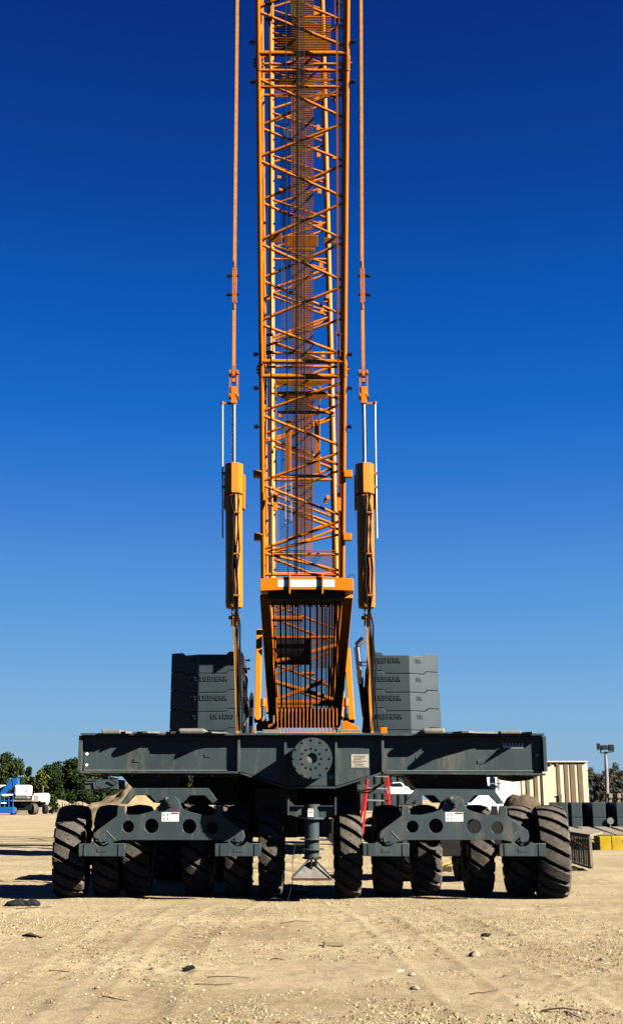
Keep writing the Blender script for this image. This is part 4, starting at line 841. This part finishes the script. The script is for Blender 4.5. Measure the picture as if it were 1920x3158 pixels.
heap('rubble_pile', gx_(215, 140), 146, 4.0, 2.0, 1.35, M['rubble'], 'low pale rubble ridge between white machine and sandy stockpile', 'rubble pile', 14)
# trees
def tree(name, label, x, Y, w, ytop, leaf, seed, n=5200, sz=0.2, squash=1.0, trunk_r=0.18, cat='tree', ybase=2466, shape='round', group=None):
    r_ = np.random.default_rng(seed); base = Vector((gx_(x, Y), Y, 0)); H = P(x, ytop, Y).z; hw = w*Y/3644/2
    root = thing(name, label, cat, base, group); m = MB(); zc0 = H*0.08 if shape != 'open' else H*0.35
    m.tube([base, base + Vector((0.1, 0, H*0.35)), base + Vector((-0.1, 0.05, H*0.75))], [trunk_r, trunk_r*0.7, trunk_r*0.25], 8)
    for k in range(7):
        a = r_.random()*6.28; z0 = H*(0.2+0.5*r_.random()); m.tube([base + Vector((0, 0, z0)), base + Vector((math.cos(a)*hw*0.6, math.sin(a)*hw*0.5, z0 + H*0.2))], [trunk_r*0.4, trunk_r*0.1], 6)
    m.build('trunk', M['bark'], root, 0, True)
    # clumps on an uneven crown
    nc = 60 if shape != 'open' else 26; cl = []
    while len(cl) < nc:
        p = r_.uniform(-1, 1, 3); q = (p[2]+1)/2
        lim = {'round': math.sqrt(max(0, 1-(max(0, p[2]-0.05))**2.2)), 'cone': (1.02-q)**0.75, 'open': math.sqrt(max(0, 1-p[2]**2))}[shape]
        rad = math.hypot(p[0], p[1])
        if rad > lim or (rad < 0.45*lim and p[2] < 0.5): continue
        cl.append((p[0]*hw, p[1]*hw*0.8, zc0 + q*(H-zc0)*0.97, (0.15+0.13*r_.random())*min(hw*1.6, H*0.7)))
    cl = np.array(cl); idx = r_.integers(0, nc, n); c = cl[idx]; dirs = r_.normal(size=(n, 3)); dirs /= np.linalg.norm(dirs, axis=1)[:, None]
    rad = c[:, 3]*r_.random(n)**0.4; pos = c[:, :3] + dirs*rad[:, None]; pos[:, 2] = np.clip(pos[:, 2], 0.05, None)
    a = r_.normal(size=(n, 3)); a /= np.linalg.norm(a, axis=1)[:, None]; b2 = np.cross(a, r_.normal(size=(n, 3))); b2 /= np.linalg.norm(b2, axis=1)[:, None]
    s_ = sz*(0.5+r_.random(n))[:, None]; vs = np.stack([pos - a*s_, pos + b2*s_*0.5, pos + a*s_, pos - b2*s_*0.5], 1).reshape(-1, 3) + np.array(base)
    m = MB(); m.add(vs.tolist(), [(4*i, 4*i+1, 4*i+2, 4*i+3) for i in range(n)]); m.build('crown', M[leaf], root); return root
tree('broad_tree', 'tall dark green tree at the picture edge behind blue lift', 14, 190, 100, 2328, 'leaf_mid', 1, 16000, 0.2)
tree('conical_tree', 'narrow pointed dark tree behind the white lift hood', 78, 195, 52, 2334, 'leaf_dark', 2, 11000, 0.17, shape='cone')
tree('young_tree', 'small yellow green tree behind the white machine', 113, 165, 58, 2378, 'leaf_pale', 3, 2600, 0.24, shape='open', trunk_r=0.1)
tree('broad_tree', 'wide dark rounded tree immediately beside the wagon beam end', 212, 185, 130, 2347, 'leaf_dark', 4, 20000, 0.2)
tree('broad_tree', 'lower dark tree between yellow green tree and wide rounded tree', 148, 180, 84, 2362, 'leaf_dark', 5, 12000, 0.19)
tree('broad_tree', 'dark tree mostly hidden behind the wagon valve cabinet', 300, 190, 120, 2385, 'leaf_dark', 6, 6000, 0.3)
tree('broad_tree', 'olive tree glimpsed under the wagon beam near its centre', 590, 180, 120, 2390, 'leaf_mid', 7, 8000, 0.22)
tree('scrub_bush', 'low green bush beside the rubble ridge', 166, 135, 24, 2449, 'leaf_mid', 8, 900, 0.15, shape='round', trunk_r=0.04, cat='bush')
for i, (x, w, yt, lf, lb) in enumerate(((1822, 60, 2372, 'leaf_brown', 'brown green scrub tree standing beside the tan building corner'), (1868, 80, 2378, 'leaf_brown', 'brown green scrub tree standing behind the floodlight pole'), (1908, 66, 2358, 'leaf_brown', 'rounded scrub tree at the picture edge past the floodlight pole'))):
    tree('scrub_tree', lb, x, 150, w, yt, lf, 20+i, 5000, 0.14, shape='round', trunk_r=0.1)
m = MB()
for i in range(11):
    X = gx_(186 + i*7, 128); m = MB(); m.tube([(X, 128, 0), (X+0.05*((i*7) % 3-1), 128, 1.15+0.12*((i*5) % 3))], 0.045, 6)
    o = m.build('fence_stake', M['stick'], None, loc=(X, 128, 0)); tag(o, 'thin wooden stake in the row between bush and sandy stockpile', 'stake', 'row of thin stakes')
# boom lift
YL = 132
t = thing('boom_lift', 'blue boom lift with white hood and low blue basket', 'boom lift', (gx_(60, YL), YL, 0))
m = MB(); m.beam(P(10, 2452, YL+1), P(46, 2406, YL+1), 0.75, 0.7, (0,1,0)); bm = m.build('lift_boom', M['blue'], t, 0.04)
m = MB(); m.prism(poly([(36, 2401), (55, 2400), (55, 2446), (44, 2446), (40, 2420)], YL+0.6), YL+0.6, YL+1.6); m.build('boom_elbow', M['blue'], t, 0.04)
m = MB(); bx(m, 43, 92, 2421, 2456, YL, 1.6); m.build('engine_hood', M['white'], t, 0.22)
m = MB(); bx(m, 46, 86, 2456, 2463, YL+.1, 1.4); m.build('hood_base', M['grey_light'], t, 0.03)
for k in range(3): m = MB(); bx(m, 79+k*2.2, 80.6+k*2.2, 2434+k, 2445, YL-0.01, 0.02); m.build('hood_mark', M['black'], t)
m = MB(); bx(m, 34, 102, 2467, 2472, YL-0.8, 2.6); m.build('lift_deck', M['wood'], t, 0.03)
m = MB(); bx(m, 52, 100, 2472, 2499, YL-0.2, 2.0); ch = m.build('lift_chassis', M['dark'], t, 0.05)
a = P(66, 2484, YL-0.21); text('chassis_lettering', 'S-60', 0.42, M['white'], ch, (a.x, YL-0.215, a.z), (1,0,0), 0.005)
for x, Yd in ((106, YL+0.2), (44, YL+0.2), (100, YL+2.2)):
    X = gx_(x, Yd); m = MB(); m.disc((X, Yd, 0.60), (0.75, 0.6, 0), 0.60, 0.5, 26); w = m.build('lift_wheel', M['lug'], t, 0.05); m = MB(); m.disc((X-0.2, Yd-0.17, 0.60), (0.75, 0.6, 0), 0.3, 0.12, 20); m.build('lift_rim', M['dark'], w)
m = MB(); bx(m, -8, 42, 2489, 2508, YL-2.5, 1.0); bk = m.build('basket_floor', M['blue'], t, 0.03)
for (x0, y0, x1, y1) in ((0, 2447, 42, 2447), (0, 2470, 42, 2470), (1, 2447, 1, 2490), (41, 2447, 41, 2490), (14, 2447, 14, 2490), (28, 2447, 28, 2490)): m = MB(); m.tube([P(x0, y0, YL-2.4), P(x1, y1, YL-2.4)], 0.05, 6); m.build('basket_rail', M['blue'], t)
m = MB(); bx(m, 6, 40, 2449, 2453, YL-2.45, 0.1); m.build('control_panel', M['white'], t); m = MB(); bx(m, 8, 26, 2453, 2456, YL-2.45, 0.1); m.build('yellow_tape', M['yellow'], t); m = MB(); bx(m, 4, 20, 2475, 2478, YL-2.45, 0.1); m.build('step_bar', M['white'], t)
m = MB(); bx(m, -10, 17, 2421, 2437, YL+2, 1.6); m.build('counterweight_cover', M['white'], t, 0.15)
# white machine
YM = 140
t = thing('site_machine', 'small white machine with square grille standing by rubble heap', 'machine', (gx_(120, YM), YM, 0))
m = MB(); m.prism(poly([(97, 2474), (99, 2456), (106, 2447), (138, 2446), (143, 2452), (143, 2474)], YM), YM, YM+2.2); m.build('machine_body', M['white'], t, 0.08)
m = MB(); bx(m, 105, 120, 2452, 2472, YM-0.03, 0.05); m.build('radiator_grille', M['sign'], t)
for x in (101, 124): m = MB(); a = P(x, 2471, YM); m.disc((a.x, YM-0.02, a.z), (0,1,0), 0.11, 0.05, 14); m.build('headlamp', M['black'], t)
for x in (108, 138): X = gx_(x, YM); m = MB(); m.disc((X, YM+0.6, 0.52), (0.8, 0.5, 0), 0.52, 0.42, 24); m.build('machine_wheel', M['rubber'], t)
m = MB(); bx(m, 110, 136, 2474, 2490, YM+0.4, 1.0); m.build('machine_axle', M['dark'], t); m = MB(); m.tube([P(134, 2446, YM+1), P(133, 2422, YM+1)], 0.05, 6); m.build('mast_tube', M['pole'], t)
# dark grey counterweight blocks on the ground at the right
YG = 60
for i, (x0, x1) in enumerate(((1722, 1748), (1758, 1791), (1823, 1864), (1897, 1960))):
    for lev in (0, 1):
        m = MB(); X0, X1 = gx_(x0, YG), gx_(x1, YG); z0 = 0.0 if lev == 0 else 0.76
        m.box((X0, YG, z0+0.004), (X1, YG+2.6, z0+0.752)); o = m.build('ballast_block', M['cw'], None, 0.03, loc=((X0+X1)/2, YG, z0))
        tag(o, ('lower' if lev == 0 else 'upper') + ' grey ballast block ' + ('half hidden behind the outermost tyre', 'in the narrow pair beside the outermost tyre', 'in the pair beside the round plate', 'in the wide pair at the picture edge')[i], 'ballast block', 'grey ballast blocks lying behind the planks')
m = MB(); X = gx_(1796, YG); m.box((X-0.4, YG+1.6, 0), (X+3.6, YG+2.3, 1.45)); o = m.build('gap_darkening_beam', M['dark'], None, 0.02, loc=(X, YG, 0)); tag(o, 'dark beam added behind the ballast blocks to blacken their gaps', 'beam')  # dark colour stands in for the shade between the blocks
m = MB(); a = P(1872.5, 2531, YG+0.4); m.disc((a.x, YG-0.1, a.z), (0,1,0), 0.17, 0.06, 24); m.box((a.x-0.03, YG-0.07, 0), (a.x+0.03, YG-0.02, a.z)); o = m.build('round_plate', M['grey_light'], None, loc=(a.x, YG-0.1, 0)); tag(o, 'round grey plate on a short post between two pairs of ballast blocks', 'plate')
# pipes and timber behind
for k in range(4):
    m = MB(); m.tube([(gx_(1812, 95), 95, 0.3+0.28*k), (gx_(1884, 95), 95, 0.3+0.28*k)], 0.14, 12); o = m.build('black_pipe', M['hose'], None, 0, True, loc=(gx_(1812, 95), 95, 0)); tag(o, ('lowest', 'second lowest', 'second highest', 'topmost')[k] + ' black pipe of the bundle under the floodlight pole', 'pipe', 'black pipes lying behind the ballast blocks')
for k, x in enumerate((1876, 1902, 1918)):
    m = MB(); bx(m, x, x+11, 2447, 2462, 80, 0.6); a = P(x+5, 2462, 80); m.box((a.x-0.1, 80.1, 0), (a.x+0.1, 80.5, a.z)); o = m.build('timber_block', M['wood'], None, 0.02, loc=(a.x, 80, 0)); tag(o, ('tan timber block nearest the black pipes', 'tan timber block in the middle of three', 'tan timber block cut by the picture edge')[k], 'timber block')
# planks on yellow blocks
for k in range(6):
    X0 = 8.7 + k*0.60; m = MB(); m.beam((X0, 40.05+(k%2)*0.12, 0.49), (X0+1.4+k*0.15, 51, 0.50), 0.5, 0.05); o = m.build('deck_plank', M['wood'], None, 0.008, loc=(X0, 40.05, 0.5)); tag(o, 'pale weathered plank of the low deck resting on yellow blocks', 'plank', 'planks of the low deck')
for k, (x0, x1) in enumerate(((1848, 1882), (1885, 1917))):
    a, c = P(x0, 2613, 39.8), P(x1, 2583, 39.8); m = MB(); m.box((a.x, 39.8, 0), (c.x, 40.6, 0.455)); o = m.build('yellow_block', M['yellow'], None, 0.02, loc=((a.x+c.x)/2, 40, 0)); tag(o, ('yellow painted block nearer the metal grating', 'yellow painted block at the picture edge under the planks')[k], 'block')
# perforated grating panel
t = thing('metal_grating', 'perforated metal grating panel standing on edge by the outermost tyre', 'grating', (6.9, 29.5, 0))
A_, B_ = P(1758, 2655, 31.6), P(1823, 2676, 28.7); A_.z = B_.z = 0.03; hgt = 0.70; m = MB(); d_ = B_ - A_
for z in (0.03, 0.03+hgt): m.beam(A_ + Vector((0,0,z)), B_ + Vector((0,0,z)), 0.06, 0.05)
for s_ in (0, 1): m.beam(A_ + d_*s_ + Vector((0,0,0.055)), A_ + d_*s_ + Vector((0,0,hgt)), 0.05, 0.06, (1,0,0))
m.build('grating_frame', M['wood'], t)
m = MB(); nn = 9
for k in range(1, nn): m.beam(A_ + d_*k/nn + Vector((0,0,0.056)), A_ + d_*k/nn + Vector((0,0,hgt)), 0.08 if k % 2 else 0.16, 0.02, (1,0,0))
for k in range(1, 26): m.beam(A_ + Vector((0,0,0.055+k*hgt/27)), B_ + Vector((0,0,0.055+k*hgt/27)), 0.012, 0.012)
m.build('grating_bars', M['dark'], t)
m = MB(); m.add([A_ + Vector((0,0,0.76)), B_ + Vector((0,0,0.76)), B_ + Vector((0.85, 2.2, 0.76)), A_ + Vector((1.0, 3.4, 0.76)), A_ + Vector((0,0,0.80)), B_ + Vector((0,0,0.80)), B_ + Vector((0.85,2.2,0.80)), A_ + Vector((1.0,3.4,0.80))], [(3,2,1,0),(4,5,6,7),(0,1,5,4),(1,2,6,5),(2,3,7,6),(3,0,4,7)]); m.build('top_board', M['wood'], t)
# yellow strap behind tyres
m = MB(); m.tube([GP(1345, 2690), GP(1365, 2672)+Vector((0,0,.04)), GP(1385, 2668)+Vector((0,0,.05)), GP(1410, 2655)+Vector((0,0,.03))], 0.022, 6); o = m.build('yellow_strap', M['yellow'], None, loc=GP(1375, 2672)); tag(o, 'loose yellow strap lying on the ground behind the tyres', 'strap')
a = GP(1372, 2690); m = MB(); m.box((a.x-0.16, a.y, 0), (a.x+0.16, a.y+0.3, 0.12)); o = m.build('wood_chock', M['stick'], None, 0.01, loc=(a.x, a.y, 0)); tag(o, 'small dark wooden chock beside the yellow strap', 'chock')

# ================================================================ GROUND CLUTTER
def rock(p, s_, seed, mt, name='stone', flat=0.65):
    r_ = np.random.default_rng(seed); bm_v = []; t_ = (1+5**0.5)/2
    V0 = np.array([(-1,t_,0),(1,t_,0),(-1,-t_,0),(1,-t_,0),(0,-1,t_),(0,1,t_),(0,-1,-t_),(0,1,-t_),(t_,0,-1),(t_,0,1),(-t_,0,-1),(-t_,0,1)], float)
    V0 /= np.linalg.norm(V0[0]); V0 *= (1 + r_.uniform(-0.28, 0.28, (12, 1))); V0 *= np.array([1.2, 0.9, flat])*s_
    F = [(0,11,5),(0,5,1),(0,1,7),(0,7,10),(0,10,11),(1,5,9),(5,11,4),(11,10,2),(10,7,6),(7,1,8),(3,9,4),(3,4,2),(3,2,6),(3,6,8),(3,8,9),(4,9,5),(2,4,11),(6,2,10),(8,6,7),(9,8,1)]
    return V0 + np.array([p[0], p[1], p[2] + s_*flat*0.45]), F
def gpt(x, y): p = GP(x, y); p.z = float(gz(p.x, p.y)); return p
stones = [(1462, 2942, 0.10, 'largest pale stone with dark shaded side near the long stick'), (1494, 2938-45, 0.06, 'pale stone touching the small black lump'), (1270, 3014, 0.06, 'pale round stone beside the white chip'), (1278, 3052, 0.065, 'pale stone by the dark gravel patch'), (1060-160+25, 2873, 0.04, 'small pale stone in the trampled middle ground'), (1855, 2960, 0.05, 'lone pale stone near the picture edge'), (1000, 2876+40, 0.045, 'small stone short of the tan brick piece'), (680, 2880, 0.05, 'pale stone between the twin sticks and the wagon'), (440, 2960, 0.05, 'pale stone by the dark twig on the bare sand'), (1735, 2756, 0.05, 'white stone against the outermost tyre'), (1600, 3080, 0.05, 'pale stone by the bundle of dark twigs'), (300, 3060, 0.045, 'pale stone beside the lone thin stick')]
for i, (x, y, s_, lb) in enumerate(stones):
    p = gpt(x, y); V0, F = rock(p, s_*0.62, 100+i, None); m = MB(); m.add(V0.tolist(), F); o = m.build('stone', M['stone'], None, 0.006, loc=p); tag(o, lb, 'stone', 'loose pale stones on the sand')
p = gpt(1496, 2928-45); V0, F = rock(p, 0.055, 77, None); m = MB(); m.add(V0.tolist(), F); o = m.build('black_lump', M['rag'], None, loc=p); tag(o, 'small black lump beside a pale stone', 'lump')
p = gpt(1030, 2912); m = MB(); m.beam(p + Vector((-0.13,0,0.035)), p + Vector((0.12,0.02,0.035)), 0.07, 0.06); o = m.build('brick_piece', M['sand'], None, 0.012, loc=p); tag(o, 'small tan brick piece on the sand before the wagon', 'brick')
p = gpt(1232, 2997); V0, F = rock(p, 0.035, 78, None, flat=0.3); m = MB(); m.add(V0.tolist(), F); o = m.build('white_chip', M['white'], None, loc=p); tag(o, 'flat white chip on the sand', 'chip')
p = gpt(70, 2795); m = MB()
for k in range(6): V0, F = rock(p + Vector((0.07*k-0.2, 0.03*(k % 2), 0)), 0.10 + 0.03*(k % 3), 60+k, None, flat=0.5); m.add(V0.tolist(), F)
o = m.build('black_rag', M['rag'], None, 0.01, True, loc=p); tag(o, 'crumpled black rag lying on the sand before the outer tyre', 'rag')
p = gpt(98, 2893); m = MB(); m.tube([p + Vector((-0.13,0.05,0.02)), p + Vector((-0.02,0.0,0.035)), p + Vector((0.15,-0.08,0.012))], [0.012, 0.03, 0.008], 5); o = m.build('bark_strip', M['stick'], None, 0.01, loc=p); tag(o, 'short dark strip of bark below the black rag', 'bark')
p = gpt(585, 2998); m = MB(); 
for k in range(3): V0, F = rock(p + Vector((0.03*k-0.04, 0, 0.01*k)), 0.035, 90+k, None); m.add(V0.tolist(), F)
o = m.build('dark_scrap', M['rag'], None, loc=p); tag(o, 'small dark scrap above the twin sticks', 'scrap')
sticks = [((640, 3022), (770, 3018), 0.010, 'longest dark stick of the two lying together'), ((600, 3048), (718, 3043), 0.009, 'thinner dark stick of the two lying together'), ((315, 3090), (395, 3095), 0.010, 'lone dark stick near the picture bottom'), ((835, 2960), (876, 2961), 0.011, 'short dark stick alone in the middle of the sand'), ((1447, 3070), (1535, 3061), 0.010, 'pale thin stick beyond the dark gravel'), ((1550, 3020), (1560, 3009), 0.012, 'short dark twig standing askew'), ((1670, 3120), (1800, 3120), 0.016, 'thick dark twig at the bottom beside gravel'), ((1740, 3122), (1800, 3148), 0.010, 'dark forked twig under the thick twig'), ((150, 2996), (215, 2997), 0.008, 'thin faint stick below the bark strip'), ((50, 2808), (160, 2797), 0.012, 'grey stick beside the crumpled black rag'), ((270, 2936), (330, 2892+8), 0.008, 'thin twig slanting across the bare sand'), ((865, 2852), (960, 2848), 0.009, 'thin stick before the jack of the wagon')]
for (a, c, r_, lb) in sticks:
    r_ *= 0.6; p, q = gpt(*a), gpt(*c); mid = (p+q)/2; mid.z = float(gz(mid.x, mid.y)); up = Vector((0,0,r_*1.4)); m = MB(); m.tube([p+up, p.lerp(mid, 0.5)+up*1.6+Vector((0,0.01,0)), mid+up*1.8, q+up], [r_, r_*0.95, r_*0.8, r_*0.5], 6); o = m.build('stick', M['stick'], None, loc=p); tag(o, lb, 'stick', 'dry sticks on the sand')
p = GP(868, 2764); m = MB(); m.add([(p.x-0.42, p.y-0.18, 0.01), (p.x+0.25, p.y-0.20, 0.01), (p.x+0.5, p.y+0.16, 0.05), (p.x-0.15, p.y+0.18, 0.08), (p.x-0.42, p.y-0.18, 0.03), (p.x+0.25, p.y-0.20, 0.03), (p.x+0.5, p.y+0.16, 0.07), (p.x-0.15, p.y+0.18, 0.10)], [(3,2,1,0),(4,5,6,7),(0,1,5,4),(1,2,6,5),(2,3,7,6),(3,0,4,7)]); o = m.build('rubber_mat', M['rag'], None, loc=p); tag(o, 'flat dark mat on the ground in front of the jack foot', 'mat')
# gravel: thousands of small chips, denser in patches
NG = 75000; r_ = np.random.default_rng(55)
yy = 8.8 + (r_.random(NG*3)**1.25)*13.5; xx = (r_.random(NG*3)*2-1)*(1.0 + yy*0.27)
den = vnoise(xx, yy, 0.55, 41) + 0.9*vnoise(xx, yy, 1.5, 42) + 0.6*vnoise(xx, yy, 3.6, 43) + 0.3*vnoise(xx, yy, 8, 44)
keep = np.argsort(-(den + 0.7*r_.random(NG*3)))[:NG]; xx, yy = xx[keep], yy[keep]; zz_ = gz(xx, yy)
sz = 0.0025 + 0.014*r_.random(NG)**9.0 + 0.0048*r_.random(NG)
base = np.array([(1,0,0),(0,1,0),(-1,0,0),(0,-1,0),(0.2,0.1,1),(0.6,0.6,0.55),(-0.6,0.5,0.6)], float)
ang = r_.random(NG)*6.28; ca, sa = np.cos(ang), np.sin(ang)
jit = 1 + r_.uniform(-0.35, 0.35, (NG, 7, 1)); V_ = base[None]*jit*sz[:, None, None]; V_[:, :, 2] *= 0.85
Vx = V_[:, :, 0]*ca[:, None] - V_[:, :, 1]*sa[:, None] + xx[:, None]; Vy = V_[:, :, 0]*sa[:, None] + V_[:, :, 1]*ca[:, None] + yy[:, None]; Vz = V_[:, :, 2] + zz_[:, None] - 0.001
V_ = np.stack([Vx, Vy, Vz], 2).reshape(-1, 3); Fb = np.array([(0,5,4),(0,1,5),(1,6,5),(1,2,6),(2,3,4),(2,4,6),(3,0,4),(5,6,4)])
F_ = (np.arange(NG)[:, None, None]*7 + Fb[None]).reshape(-1, 3)
me = bpy.data.meshes.new('gravel'); me.vertices.add(len(V_)); me.vertices.foreach_set("co", V_.ravel()); me.loops.add(F_.size); me.loops.foreach_set("vertex_index", F_.ravel().astype(np.int32)); me.polygons.add(len(F_)); me.polygons.foreach_set("loop_start", np.arange(0, F_.size, 3, dtype=np.int32)); me.materials.append(M['chips']); me.update(calc_edges=True)
o = link('gravel', me, None, Vector()); kind(o, 'stuff'); o['label'] = 'loose pale gravel scattered over the sandy ground'; o['category'] = 'gravel'
